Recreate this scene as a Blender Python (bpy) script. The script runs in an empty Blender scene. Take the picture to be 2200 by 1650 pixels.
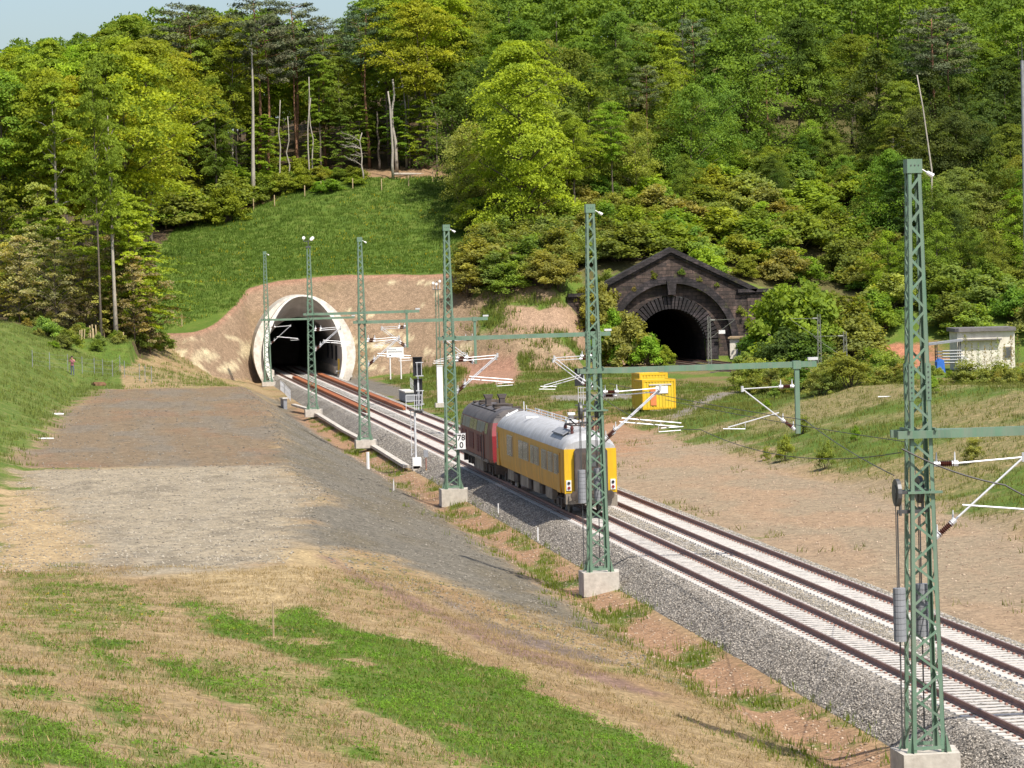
import bpy, math, random
import numpy as np
from mathutils import Matrix, Vector
PI = math.pi
SC = bpy.context.scene
COL = SC.collection

# ---------------------------------------------------------------- camera, world, sun, exposure
YAW, PITCH, ROLL, CAMH, FPX = .13113827, .03622624, .0255, 12.569, 7000.0
def _cam_axes():
    cy, sy, cp, sp = math.cos(YAW), math.sin(YAW), math.cos(PITCH), math.sin(PITCH)
    f = np.array([sy*cp, cy*cp, -sp]); r = np.array([cy, -sy, 0.0]); d = np.cross(f, r)
    cr, sr = math.cos(ROLL), math.sin(ROLL)
    return np.array([cr*r+sr*d, -sr*r+cr*d, f])
AX = _cam_axes()
cam_data = bpy.data.cameras.new('camera'); cam = bpy.data.objects.new('camera', cam_data); COL.objects.link(cam)
M4 = Matrix(((AX[0][0], -AX[1][0], -AX[2][0], 0), (AX[0][1], -AX[1][1], -AX[2][1], 0), (AX[0][2], -AX[1][2], -AX[2][2], CAMH), (0, 0, 0, 1)))
cam.matrix_world = M4
cam_data.sensor_width = 36.0; cam_data.lens = FPX/2200*36; cam_data.clip_start = 1; cam_data.clip_end = 4000
SC.camera = cam
SUN_DIR = Vector((.30, -.62, 1.0)).normalized()
sun_el = math.asin(SUN_DIR.z); sun_az = math.atan2(SUN_DIR.x, SUN_DIR.y)
world = bpy.data.worlds.new('World'); SC.world = world; world.use_nodes = True
wn = world.node_tree.nodes; wl = world.node_tree.links
sky = wn.new('ShaderNodeTexSky'); sky.sky_type = 'NISHITA'; sky.sun_disc = False
sky.sun_elevation = sun_el; sky.sun_rotation = sun_az
sky.air_density = 1.0; sky.dust_density = 2.4; sky.ozone_density = 2.4
wl.new(sky.outputs[0], wn['Background'].inputs[0]); wn['Background'].inputs[1].default_value = .135
sd = bpy.data.lights.new('sun', 'SUN'); sd.energy = 4.8; sd.angle = math.radians(.5); sd.color = (1, .955, .87)
sun = bpy.data.objects.new('sun', sd); COL.objects.link(sun)
sun.rotation_euler = SUN_DIR.to_track_quat('Z', 'Y').to_euler()
SC.view_settings.view_transform = 'Standard'; SC.view_settings.look = 'None'; SC.view_settings.exposure = .37
SC.render.engine = 'CYCLES'
SC.cycles.max_bounces = 6; SC.cycles.diffuse_bounces = 3; SC.cycles.transmission_bounces = 3; SC.cycles.transparent_max_bounces = 4

# ---------------------------------------------------------------- turning a point of the photograph into a place on the ground
def ray(px, py):
    return np.array([(px-1100)/FPX, (py-825)/FPX, 1.0]) @ AX
def at_z(px, py, z):
    d = ray(px, py); t = (z-CAMH)/d[2]; return np.array([0, 0, CAMH])+t*d
def at_y(px, py, y):
    d = ray(px, py); return np.array([0, 0, CAMH])+d*(y/d[1])
def at_x(px, py, x):
    d = ray(px, py); return np.array([0, 0, CAMH])+d*(x/d[0])
def proj(P):
    q = (np.atleast_2d(P)-np.array([0, 0, CAMH])) @ AX.T
    return np.stack([1100+FPX*q[:, 0]/q[:, 2], 825+FPX*q[:, 1]/q[:, 2]], 1)

# ---------------------------------------------------------------- noise
def _hash(ix, iy, s):
    h = (ix.astype(np.int64)*374761393 + iy.astype(np.int64)*668265263 + s*1442695041) & 0x7fffffff
    h = ((h ^ (h >> 13))*1274126177) & 0x7fffffff
    return ((h ^ (h >> 16)) & 0xffff)/65535.0
def vnoise(x, y, s=0):
    ix, iy = np.floor(x), np.floor(y); fx, fy = x-ix, y-iy
    fx = fx*fx*(3-2*fx); fy = fy*fy*(3-2*fy)
    a, b, c, d = _hash(ix, iy, s), _hash(ix+1, iy, s), _hash(ix, iy+1, s), _hash(ix+1, iy+1, s)
    return (a*(1-fx)+b*fx)*(1-fy)+(c*(1-fx)+d*fx)*fy
def fbm(x, y, s=0, o=4):
    v, a, t = 0, .5, 0
    for k in range(o):
        v = v+a*vnoise(x*2**k, y*2**k, s+k*17); t += a; a *= .5
    return v/t
def sstep(a, b, x):
    t = np.clip((x-a)/(b-a), 0, 1); return t*t*(3-2*t)

# ---------------------------------------------------------------- object helpers
def empty(name, loc=(0, 0, 0), rz=0):
    o = bpy.data.objects.new(name, None); COL.objects.link(o); o.empty_display_size = .2
    o.location = loc; o.rotation_euler = (0, 0, rz); return o
def tag(o, label=None, cat=None, group=None, kind=None):
    if label: o['label'] = label
    if cat: o['category'] = cat
    if group: o['group'] = group
    if kind: o['kind'] = kind
    return o
def thing(name, label, cat, loc=(0, 0, 0), rz=0, group=None):
    return tag(empty(name, loc, rz), label, cat, group)
def copy_tree(o, parent=None):
    c = o.copy(); COL.objects.link(c)
    if parent is not None: c.parent = parent
    for ch in o.children: copy_tree(ch, c)
    return c
def nrm(v):
    v = np.asarray(v, float); return v/max(np.linalg.norm(v), 1e-9)
class MB:
    def __init__(s): s.v, s.f, s.m = [], [], []
    def add(s, vs, fs, m=0):
        n = len(s.v); s.v += [tuple(map(float, p)) for p in vs]; s.f += [tuple(i+n for i in f) for f in fs]; s.m += [m]*len(fs); return s
    def box(s, c, d, m=0, rz=0):
        x, y, z = d[0]/2, d[1]/2, d[2]/2
        pts = np.array([(-x, -y, -z), (x, -y, -z), (x, y, -z), (-x, y, -z), (-x, -y, z), (x, -y, z), (x, y, z), (-x, y, z)])
        if rz:
            cr, sr = math.cos(rz), math.sin(rz); pts = pts @ np.array([[cr, sr, 0], [-sr, cr, 0], [0, 0, 1]])
        return s.add(pts+np.array(c), [(0, 3, 2, 1), (4, 5, 6, 7), (0, 1, 5, 4), (1, 2, 6, 5), (2, 3, 7, 6), (3, 0, 4, 7)], m)
    def bar(s, a, b, w, t, up=(0, 0, 1), m=0):
        a, b = np.asarray(a, float), np.asarray(b, float); d = nrm(b-a); u = np.cross(up, d)
        if np.linalg.norm(u) < 1e-4: u = np.cross((0, 1, 0), d)
        u = nrm(u); v = np.cross(d, u); u, v = u*w/2, v*t/2
        pts = [a-u-v, a+u-v, a+u+v, a-u+v, b-u-v, b+u-v, b+u+v, b-u+v]
        return s.add(pts, [(0, 3, 2, 1), (4, 5, 6, 7), (0, 1, 5, 4), (1, 2, 6, 5), (2, 3, 7, 6), (3, 0, 4, 7)], m)
    def tube(s, pts, r, n=8, m=0, cap=True):
        pts = [np.asarray(p, float) for p in pts]; k = len(pts)
        if not hasattr(r, '__len__'): r = [r]*k
        vs = []
        u = None
        for i, p in enumerate(pts):
            d = nrm(pts[min(i+1, k-1)]-pts[max(i-1, 0)])
            if u is None:
                u = np.cross(d, (0, 0, 1) if abs(d[2]) < .9 else (1, 0, 0))
            else: u = u-d*np.dot(u, d)
            u = nrm(u); v = np.cross(d, u)
            for j in range(n):
                t = 2*PI*j/n; vs.append(p+r[i]*(math.cos(t)*u+math.sin(t)*v))
        fs = [(i*n+j, i*n+(j+1) % n, (i+1)*n+(j+1) % n, (i+1)*n+j) for i in range(k-1) for j in range(n)]
        if cap: fs += [tuple(range(n-1, -1, -1)), tuple(range((k-1)*n, k*n))]
        return s.add(vs, fs, m)
    def prism(s, poly, axis, a, b, m=0):
        n = len(poly)
        def P(p, h): return {'x': (h, p[0], p[1]), 'y': (p[0], h, p[1]), 'z': (p[0], p[1], h)}[axis]
        vs = [P(p, a) for p in poly]+[P(p, b) for p in poly]
        fs = [(i, (i+1) % n, n+(i+1) % n, n+i) for i in range(n)]+[tuple(range(n-1, -1, -1)), tuple(range(n, 2*n))]
        return s.add(vs, fs, m)
    def build(s, name, mats, parent=None, smooth=False):
        me = bpy.data.meshes.new(name); me.from_pydata(s.v, [], s.f)
        for mt in (mats if isinstance(mats, (list, tuple)) else [mats]): me.materials.append(mt)
        if any(s.m): me.polygons.foreach_set('material_index', s.m)
        if smooth: me.polygons.foreach_set('use_smooth', [True]*len(me.polygons))
        me.update()
        o = bpy.data.objects.new(name, me); COL.objects.link(o)
        if parent is not None: o.parent = parent
        return o
def np_mesh(name, V, F, mats, tint=None, smooth=False):
    me = bpy.data.meshes.new(name); V = np.asarray(V, np.float32); F = np.asarray(F, np.int32); k = F.shape[1]
    me.vertices.add(len(V)); me.vertices.foreach_set('co', V.ravel())
    me.loops.add(F.size); me.loops.foreach_set('vertex_index', F.ravel())
    me.polygons.add(len(F)); me.polygons.foreach_set('loop_start', np.arange(0, F.size, k, dtype=np.int32))
    me.polygons.foreach_set('loop_total', np.full(len(F), k, np.int32))
    for mt in (mats if isinstance(mats, (list, tuple)) else [mats]): me.materials.append(mt)
    if tint is not None:
        a = me.attributes.new('tint', 'FLOAT', 'POINT'); a.data.foreach_set('value', np.asarray(tint, np.float32))
    if smooth: me.polygons.foreach_set('use_smooth', [True]*len(F))
    me.update(); me.validate(); return me
def link(name, me, parent=None):
    o = bpy.data.objects.new(name, me); COL.objects.link(o)
    if parent is not None: o.parent = parent
    return o

# ---------------------------------------------------------------- materials
def _new(name):
    m = bpy.data.materials.new(name); m.use_nodes = True; nt = m.node_tree
    return m, nt, nt.nodes, nt.links, nt.nodes['Principled BSDF']
def _ramp(N, pts):
    r = N.new('ShaderNodeValToRGB'); e = r.color_ramp.elements
    while len(e) < len(pts): e.new(.5)
    for i, (p, c) in enumerate(pts): e[i].position = p; e[i].color = (c[0], c[1], c[2], 1) if hasattr(c, '__len__') else (c, c, c, 1)
    return r
def _mix(N, L, a, b, fac, mode='MIX'):
    x = N.new('ShaderNodeMix'); x.data_type = 'RGBA'; x.blend_type = mode
    for s, v in ((x.inputs[0], fac), (x.inputs[6], a), (x.inputs[7], b)):
        if hasattr(v, 'is_output'): L.new(v, s)
        elif hasattr(v, '__len__'): s.default_value = (v[0], v[1], v[2], 1)
        else: s.default_value = v
    return x.outputs[2]
def _noise(N, L, vec, scale, detail=4, rough=.6):
    n = N.new('ShaderNodeTexNoise'); n.inputs['Scale'].default_value = scale; n.inputs['Detail'].default_value = detail
    n.inputs['Roughness'].default_value = rough; L.new(vec, n.inputs['Vector']); return n.outputs[0]
def mat(name, c, rough=.6, var=.25, scale=3.0, metal=0.0, dirt=None, dscale=1.2, damt=.5, bump=0.0, spec=.5, streak=False):
    m, nt, N, L, P = _new(name)
    tc = N.new('ShaderNodeTexCoord'); vec = tc.outputs['Object']
    n1 = _noise(N, L, vec, scale, 5)
    r = _ramp(N, [(.3, 1-var), (.7, 1+var)]); L.new(n1, r.inputs[0])
    col = _mix(N, L, c, r.outputs[0], 1.0, 'MULTIPLY')
    if dirt:
        v2 = vec
        if streak:
            mp = N.new('ShaderNodeMapping'); mp.inputs['Scale'].default_value = (3, 3, .25); L.new(vec, mp.inputs[0]); v2 = mp.outputs[0]
        n2 = _noise(N, L, v2, dscale, 6, .7); r2 = _ramp(N, [(.42, 0.0), (.68, damt)]); L.new(n2, r2.inputs[0])
        col = _mix(N, L, col, dirt, r2.outputs[0])
    L.new(col, P.inputs['Base Color']); P.inputs['Roughness'].default_value = rough; P.inputs['Metallic'].default_value = metal
    P.inputs['Specular IOR Level'].default_value = spec
    if bump:
        b = N.new('ShaderNodeBump'); b.inputs['Strength'].default_value = bump; b.inputs['Distance'].default_value = .05
        L.new(_noise(N, L, vec, scale*4, 4), b.inputs['Height']); L.new(b.outputs[0], P.inputs['Normal'])
    return m
def leaf_mat(name, trans=.48, yellow=(1.18, 1.12, .45)):
    m, nt, N, L, P = _new(name); N.remove(P)
    oi = N.new('ShaderNodeObjectInfo'); at = N.new('ShaderNodeAttribute'); at.attribute_name = 'tint'
    r = _ramp(N, [(0, (.72, .78, .9)), (.5, (1, 1, 1)), (1, (1.40, 1.34, 1.0))]); L.new(at.outputs['Fac'], r.inputs[0])
    col = _mix(N, L, oi.outputs['Color'], r.outputs[0], 1.0, 'MULTIPLY')
    d = N.new('ShaderNodeBsdfDiffuse'); t = N.new('ShaderNodeBsdfTranslucent'); L.new(col, d.inputs[0])
    L.new(_mix(N, L, col, yellow, 1.0, 'MULTIPLY'), t.inputs[0])
    x = N.new('ShaderNodeMixShader'); x.inputs[0].default_value = trans; L.new(d.outputs[0], x.inputs[1]); L.new(t.outputs[0], x.inputs[2])
    L.new(x.outputs[0], N['Material Output'].inputs[0]); return m
MT = {}
MT['leaf'] = leaf_mat('leaves'); MT['needle'] = leaf_mat('needles', .1)
MT['grass'] = leaf_mat('grass_blades', .35)
MT['bark'] = mat('bark_grey_brown', (.13, .10, .075), .9, .4, 2.5, bump=.6, dirt=(.05, .05, .03), dscale=2)
MT['bark_pine'] = mat('bark_red_pine', (.22, .11, .06), .9, .4, 2.5, bump=.6)
MT['bark_pale'] = mat('bark_pale', (.42, .375, .31), .85, .25, 1.5, dirt=(.12, .09, .07), dscale=1.5, damt=.8)
MT['mast'] = mat('green_mast_paint', (.115, .205, .135), .5, .18, 1.2, dirt=(.20, .20, .16), dscale=1.6, damt=.55, streak=True)
MT['concrete'] = mat('concrete_pale', (.52, .47, .40), .85, .18, 2, dirt=(.25, .21, .17), dscale=1.6, damt=.6, bump=.2)
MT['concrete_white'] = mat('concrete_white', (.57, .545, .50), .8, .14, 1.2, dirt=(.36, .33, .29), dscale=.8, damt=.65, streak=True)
MT['sleeper'] = mat('sleeper_concrete', (.52, .49, .45), .85, .14, 2.2, dirt=(.33, .28, .24), dscale=1.3, damt=.55)
MT['rail'] = mat('rail_rust', (.27, .14, .105), .7, .25, 3, bump=.1)
MT['railtop'] = mat('rail_head', (.30, .20, .16), .45, .2, 3, metal=.5)
MT['rust'] = mat('orange_rust', (.33, .10, .03), .8, .25, 2, dirt=(.16, .06, .03), dscale=1, damt=.5)
MT['alu'] = mat('galvanised', (.62, .62, .63), .4, .08, 3, metal=.25)
MT['steel'] = mat('dark_steel', (.10, .10, .10), .5, .2, 3, metal=.4)
MT['old_grey'] = mat('dull_grey_green', (.20, .205, .17), .7, .2, 3)
MT['insul'] = mat('brown_insulator', (.09, .028, .02), .3, .15, 8)
MT['white'] = mat('white_paint', (.75, .74, .72), .5, .07, 3, dirt=(.5, .46, .4), dscale=3, damt=.35)
MT['black'] = mat('black_board', (.012, .012, .014), .6, .3, 3)
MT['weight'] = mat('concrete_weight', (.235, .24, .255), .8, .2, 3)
MT['yellow'] = mat('coach_yellow_shaded', (.60, .29, .008), .45, .1, 1.2, dirt=(.33, .17, .04), dscale=.9, damt=.75, streak=True)  # coach side: deeper yellow, its shade put into the colour
MT['yellow_end'] = mat('coach_end_yellow_sunlit', (.66, .40, .01), .4, .07, 1.5, dirt=(.45, .27, .03), dscale=1.5, damt=.5, streak=True)  # same paint, lighter: sunlight on the coach end put into the colour
MT['roof'] = mat('silver_roof', (.42, .42, .425), .75, .12, 1.5, dirt=(.25, .235, .22), dscale=.8, damt=.75, streak=True)
MT['glass'] = mat('window_glass', (.085, .09, .09), .22, .2, 1, spec=.45)
MT['frame'] = mat('window_frame', (.40, .36, .28), .5, .15, 2)
MT['rubber'] = mat('gangway_grey_brown', (.075, .06, .055), .8, .25, 2.5)
MT['under'] = mat('underframe_dirt', (.055, .042, .034), .9, .4, 1.5, dirt=(.14, .10, .07), dscale=1.5, damt=.6)
MT['skirt'] = mat('skirt_grey', (.27, .23, .18), .8, .25, 1.2, dirt=(.12, .09, .07), dscale=1.3, damt=.7)
MT['loco'] = mat('faded_red_dirty', (.235, .08, .055), .7, .2, 1.2, dirt=(.225, .15, .10), dscale=.9, damt=.9, streak=True)
MT['loco_red'] = mat('cab_red', (.235, .014, .022), .45, .12, 1.5, dirt=(.14, .03, .03), dscale=1.2, damt=.6)
MT['loco_roof'] = mat('sooty_roof', (.12, .105, .10), .75, .25, 1.2, dirt=(.05, .045, .045), dscale=.9, damt=.8)
MT['vent'] = mat('louvre_pale', (.24, .22, .16), .5, .25, 3)
MT['louvre'] = mat('louvre_red', (.13, .02, .02), .6, .25, 3)
MT['cont'] = mat('container_yellow', (.66, .48, .025), .5, .1, 1.5, dirt=(.42, .26, .03), dscale=1.4, damt=.5, streak=True)
MT['orange'] = mat('faded_orange', (.62, .19, .06), .6, .15, 2)
MT['wood'] = mat('weathered_wood', (.34, .25, .15), .85, .3, 3, bump=.3)
MT['tan_wood'] = mat('pale_timber', (.48, .36, .20), .85, .25, 3)
MT['wire'] = mat('dark_cable', (.05, .045, .045), .6, .1, 3)
MT['lining'] = mat('tunnel_lining', (.50, .47, .45), .85, .2, .6, dirt=(.33, .30, .28), dscale=.35, damt=.5)
MT['blue'] = mat('blue_sheet', (.03, .13, .48), .5, .2, 2)
MT['creme'] = mat('cream_render', (.70, .65, .54), .8, .12, 1.2, dirt=(.40, .33, .24), dscale=1.5, damt=.5)
MT['tile'] = mat('grey_roof', (.15, .135, .13), .8, .25, 2)
MT['skin'] = mat('skin', (.52, .27, .18), .6, .08, 10)
MT['shirt'] = mat('pink_shirt', (.36, .13, .15), .8, .15, 10)
MT['jeans'] = mat('grey_blue_jeans', (.10, .115, .16), .85, .2, 10)
MT['hair'] = mat('dark_brown_hair', (.03, .018, .012), .7, .3, 20)

# ---------------------------------------------------------------- terrain
ST = [20, 60, 80, 90, 110, 124, 134, 161, 186, 210, 235, 245, 258, 275, 300, 318, 335, 360, 385, 395, 430]
def _L(d):
    ks = sorted(d); return (np.interp(ST, ks, [d[k][0] for k in ks]), np.interp(ST, ks, [d[k][1] for k in ks]))
LINES = [
    _L({20: (-90, 9), 110: (-90, 6), 200: (-90, 6), 430: (-90, 9)}),
    _L({20: (-30, 9), 60: (-30, 7), 110: (-30, 4.8), 161: (-18, 4.6), 210: (-16, 5), 258: (-12, 5.6), 300: (-9, 6.2), 335: (-8.5, 7.1), 395: (-6, 8.2), 430: (-6, 8.2)}),
    _L({20: (-10, 7.4), 60: (-5, 4.9), 90: (-4.2, 3.1), 110: (-4, 2.0), 124: (-3.6, 1.5), 161: (-4.2, 1.5), 186: (-3.6, 1.5), 235: (-2.1, 1.5), 258: (-1.7, 1.5), 300: (-1.3, 1.5), 318: (-1, 1.65), 335: (.5, 2.9), 360: (3.5, 3.6), 385: (8, 5.0), 395: (9, 5.2), 430: (9, 5.2)}),
    _L({20: (12, 2.5), 60: (9, 2.0), 80: (8.4, 1.6), 110: (7, 1.45), 124: (7.5, 1.5), 134: (8.8, 1.5), 161: (11.9, 1.5), 186: (11.3, 1.5), 245: (14.4, 1.5), 318: (15.6, 1.5), 335: (15.9, .7), 360: (15, .4), 385: (15.5, .2), 395: (16, -.1), 430: (16, -.1)}),
    _L({20: (19.1, -1), 318: (19.1, -1), 360: (19.6, -.8), 395: (20, -.6), 430: (20, -.6)}),
    _L({20: (20.2, -1.4), 300: (20.2, -1.4), 395: (20.9, -.9), 430: (20.9, -.9)}),
    _L({20: (21.9, -1.02), 318: (21.9, -1.02), 395: (22, -.8), 430: (22, -.8)}),
    _L({20: (31.5, -.9), 430: (31.5, -.9)}),
    _L({20: (42.5, -.35), 258: (42.5, -.25), 430: (42.5, 0)}),
    _L({20: (58, 4.2), 210: (58, 3.9), 235: (56, 3.2), 245: (54.5, 2.2), 258: (52, .8), 275: (52, .15), 430: (52, 0)}),
    _L({20: (66, 4), 210: (64, 3.8), 245: (58, 2.2), 258: (57, .8), 275: (60, .1), 430: (60, 0)}),
    _L({20: (72, 1.5), 210: (72, .8), 258: (70, 0), 430: (70, 0)}),
    _L({20: (115, 1), 430: (115, 0)}),
    _L({20: (260, 6), 430: (260, 6)})]
def valley(x, y):
    x = np.asarray(x, float); y = np.asarray(y, float)
    X = np.stack([np.interp(y, ST, l[0]) for l in LINES], -1); Z = np.stack([np.interp(y, ST, l[1]) for l in LINES], -1)
    z = np.where(x < X[..., 0], Z[..., 0], Z[..., -1])
    for i in range(len(LINES)-1):
        a, b = X[..., i], X[..., i+1]; t = (x-a)/np.maximum(b-a, 1e-6)
        z = np.where((x >= a) & (x < b), Z[..., i]*(1-t)+Z[..., i+1]*t, z)
    return z
HP = np.array([(-40, 330, 6), (-40, 400, 14), (-20, 350, 6.5), (-20, 400, 12), (-7, 350, 6.6), (0, 375, 5.6), (2, 398, 8), (9, 398, 5.4), (15, 400, 6.7), (18, 403, 8.1), (21, 407, 9.6), (24.9, 410, 11.2), (34.3, 412, 12.1), (42.6, 412, 12.1),
    (49.7, 410, 12.3), (56, 404, 11.7), (63, 402, 10.4), (72.4, 404, 13), (82, 403, 10), (90, 402, 7.5), (110, 402, 7), (150, 400, 9), (12.5, 458, 19.7), (24.2, 458, 21.7), (34.8, 458, 25.2), (47.9, 458, 25.3), (53.5, 458, 25),
    (72, 430, 19.5), (72, 460, 27), (76, 500, 37), (85, 560, 52), (110, 460, 24), (110, 520, 42), (150, 480, 28), (150, 560, 52), (-20, 440, 17), (-20, 500, 26), (-30, 600, 34), (10, 520, 28), (30, 520, 33), (50, 520, 38),
    (20, 620, 32), (55, 600, 42), (-90, 400, 16), (-90, 600, 30), (220, 400, 12), (220, 600, 60), (60, 720, 40), (-40, 720, 30), (200, 720, 85), (30, 434, 16.6), (46, 434, 17.6)], float)
def _tps():
    d = np.linalg.norm(HP[:, None, :2]-HP[None, :, :2], axis=-1); n = len(HP)
    A = np.zeros((n+3, n+3)); A[:n, :n] = d+np.eye(n)*-.15; A[:n, n] = 1; A[:n, n+1:] = HP[:, :2]; A[n:, :n] = A[:n, n:].T
    return np.linalg.solve(A, np.r_[HP[:, 2], 0, 0, 0])
TW = _tps()
def meadow(x, y):
    z = TW[-3]+TW[-2]*x+TW[-1]*y
    for k in range(len(HP)): z = z+TW[k]*np.hypot(x-HP[k, 0], y-HP[k, 1])
    return z
CX = [-300, 5, 8, 13, 19, 21, 33, 36, 40, 46, 49, 52, 58, 62, 64, 82, 84, 90, 110, 150, 300]
CT = [250, 340, 383, 384, 393, 397.5, 397.5, 396.5, 396, 392, 388, 384, 383, 392, 398, 398, 393, 388, 378, 372, 360]
CS = [.2, .3, .55, .75, .85, .9, .9, .88, .85, .74, .66, .6, .62, .9, 2.5, 2.5, 1, .6, .4, .3, .2]
def cut(x, y): return (y-np.interp(x, CX, CT))*np.interp(x, CX, CS)-.6
def hz(x, y):
    """height of the ground at a place"""
    x = np.asarray(x, float); y = np.asarray(y, float)
    v = valley(x, y); h = np.minimum(meadow(x, y), cut(x, y)); z = np.maximum(v, h)
    on = (x < 19.0) | (x > 43)
    far = sstep(414, 430, y); cutn = ((h > v) & (x > 8) & (x < 48) & (y < 412))
    z = z+np.where(cutn, .22, np.where(on, 1, .25))*((fbm(x*.35, y*.35, 3)-.5)*.25*(1+2*far)+(fbm(x*1.4, y*1.4, 5, 2)-.5)*.10)*np.where((x > 20) & (x < 33) & (y < 405), 0, 1)
    return z
def hit(px, py, y0=42, y1=620):
    """the place on the ground that the photograph shows at a pixel"""
    ys = np.arange(y0, y1, .5); d = ray(px, py); P = np.array([0, 0, CAMH])+d[None]*(ys/d[1])[:, None]
    below = np.nonzero(P[:, 2] <= hz(P[:, 0], P[:, 1]))[0]
    i = below[0] if len(below) else len(ys)-1
    return P[i]
def spot(px, Y):
    """ground point at depth Y on the column px"""
    p = at_y(px, 800, Y)
    for _ in range(4):
        z = float(hz(p[0], Y)); py = proj([(p[0], Y, z)])[0, 1]; p = at_y(px, py, Y)
    return np.array([p[0], Y, float(hz(p[0], Y))])
def poly_mask(pix, X, Y, soft=1.0, world=False):
    Pw = np.array(pix, float) if world else np.array([hit(a, b)[:2] for a, b in pix])
    out = np.zeros(X.shape)
    lo, hi = Pw.min(0)-soft*3, Pw.max(0)+soft*3
    sel = (X > lo[0]) & (X < hi[0]) & (Y > lo[1]) & (Y < hi[1]); x, y = X[sel], Y[sel]
    d = np.full(x.shape, 1e9); ins = np.zeros(x.shape, bool)
    for i in range(len(Pw)):
        a, b = Pw[i], Pw[(i+1) % len(Pw)]; e = b-a
        t = np.clip(((x-a[0])*e[0]+(y-a[1])*e[1])/max(e@e, 1e-9), 0, 1)
        d = np.minimum(d, np.hypot(x-a[0]-t*e[0], y-a[1]-t*e[1]))
        c = (a[1] > y) != (b[1] > y); ins ^= c & (x < (b[0]-a[0])*(y-a[1])/((b[1]-a[1]) or 1e-9)+a[0])
    sd_ = np.where(ins, d, -d)+(fbm(x*.5, y*.5, 21)-.5)*soft*2.2
    out[sel] = sstep(-soft, soft, sd_); return out

xs = np.unique(np.r_[np.arange(-90, -8, 4), np.arange(-8, 46, .45), np.arange(46, 100, 1.0), np.arange(100, 262, 6)])
ys = np.unique(np.r_[np.arange(24, 48, 4), np.arange(48, 210, .5), np.arange(210, 375, .8), np.arange(375, 415, .5), np.arange(415, 470, 1.0), np.arange(470, 760, 6)])
GX, GY = np.meshgrid(xs, ys); GZ = hz(GX, GY)
def lerp3(a, b, t): return a*(1-t[..., None])+np.asarray(b)[None, None, :]*t[..., None]
PG = {
 'brown': [(40, 1000), (110, 925), (145, 880), (215, 837), (530, 834), (590, 870), (604, 910), (614, 1003)],
 'light': [(40, 1012), (300, 1005), (614, 1003), (660, 1030), (712, 1062), (650, 1105), (655, 1170), (600, 1215), (470, 1232), (300, 1236), (190, 1205), (170, 1165), (100, 1075)],
 'dark': [(535, 836), (600, 862), (690, 940), (790, 1000), (880, 1062), (1000, 1142), (1200, 1292), (1348, 1380), (1200, 1340), (1000, 1268), (820, 1190), (700, 1176), (652, 1170), (650, 1105), (712, 1062), (660, 1030), (614, 1003), (604, 910), (590, 870)],
 'sand1': [(0, 1045), (70, 1075), (170, 1165), (185, 1200), (0, 1232)],
 'sand2': [(380, 1240), (600, 1215), (665, 1180), (700, 1215), (650, 1290), (600, 1345), (480, 1290)],
 'rut1': [(690, 1195), (720, 1200), (1100, 1385), (1420, 1490), (1400, 1500), (1080, 1400), (850, 1290)],
 'rut2': [(900, 1265), (1150, 1370), (1320, 1420), (1300, 1430), (1100, 1375)],
 'g1': [(350, 1295), (415, 1295), (565, 1350), (600, 1315), (650, 1300), (700, 1330), (800, 1360), (900, 1385), (1000, 1425), (1100, 1450), (1250, 1530), (1400, 1605), (1480, 1660), (1060, 1660), (925, 1600), (850, 1555), (750, 1520), (675, 1470), (650, 1425), (550, 1390), (475, 1370), (375, 1320)],
 'g2': [(0, 1440), (100, 1445), (118, 1500), (40, 1510), (0, 1490)], 'g3': [(190, 1500), (250, 1505), (295, 1550), (240, 1560), (190, 1535)],
 'g4': [(0, 1515), (90, 1545), (180, 1580), (260, 1640), (270, 1660), (0, 1660)], 'g5': [(315, 1580), (390, 1590), (395, 1615), (330, 1615)],
 'g6': [(380, 1630), (470, 1615), (490, 1660), (380, 1660)], 'g7': [(305, 1405), (370, 1425), (430, 1450), (530, 1512), (500, 1516), (400, 1478), (330, 1432)],
 'g8': [(730, 1600), (790, 1620), (830, 1655), (760, 1640)], 'g9': [(170, 1365), (280, 1385), (280, 1400), (180, 1395)],
 'olive': [(0, 1232), (190, 1240), (340, 1290), (330, 1340), (150, 1385), (0, 1320)],
 'flat': [(1335, 990), (1400, 925), (1500, 945), (1700, 990), (1900, 1062), (2210, 1150), (2210, 1372), (2000, 1280), (1700, 1165), (1500, 1095), (1335, 1035)],
 'path': [(1180, 850), (1350, 846), (1362, 858), (1200, 862)], 'path2': [(1440, 905), (1445, 888), (1520, 850), (1590, 836), (1595, 842), (1530, 862), (1470, 895), (1400, 915)],
 'mound': [(1885, 788), (1895, 745), (1930, 738), (1995, 745), (1995, 792)],
 'soil1': [(985, 790), (1040, 765), (1110, 770), (1120, 790), (1100, 828), (1000, 825)], 'soil2': [(1060, 665), (1160, 670), (1255, 700), (1350, 740), (1400, 790), (1300, 785), (1250, 760), (1120, 720)],
 'soil3': [(1010, 880), (1200, 880), (1360, 900), (1400, 925), (1340, 985), (1260, 940), (1130, 905)],
 'apron': [(690, 815), (780, 808), (850, 830), (900, 850), (880, 862), (780, 838)],
 'shadebank': [(0, 850), (100, 880), (150, 850), (100, 925), (0, 985)]}
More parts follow.
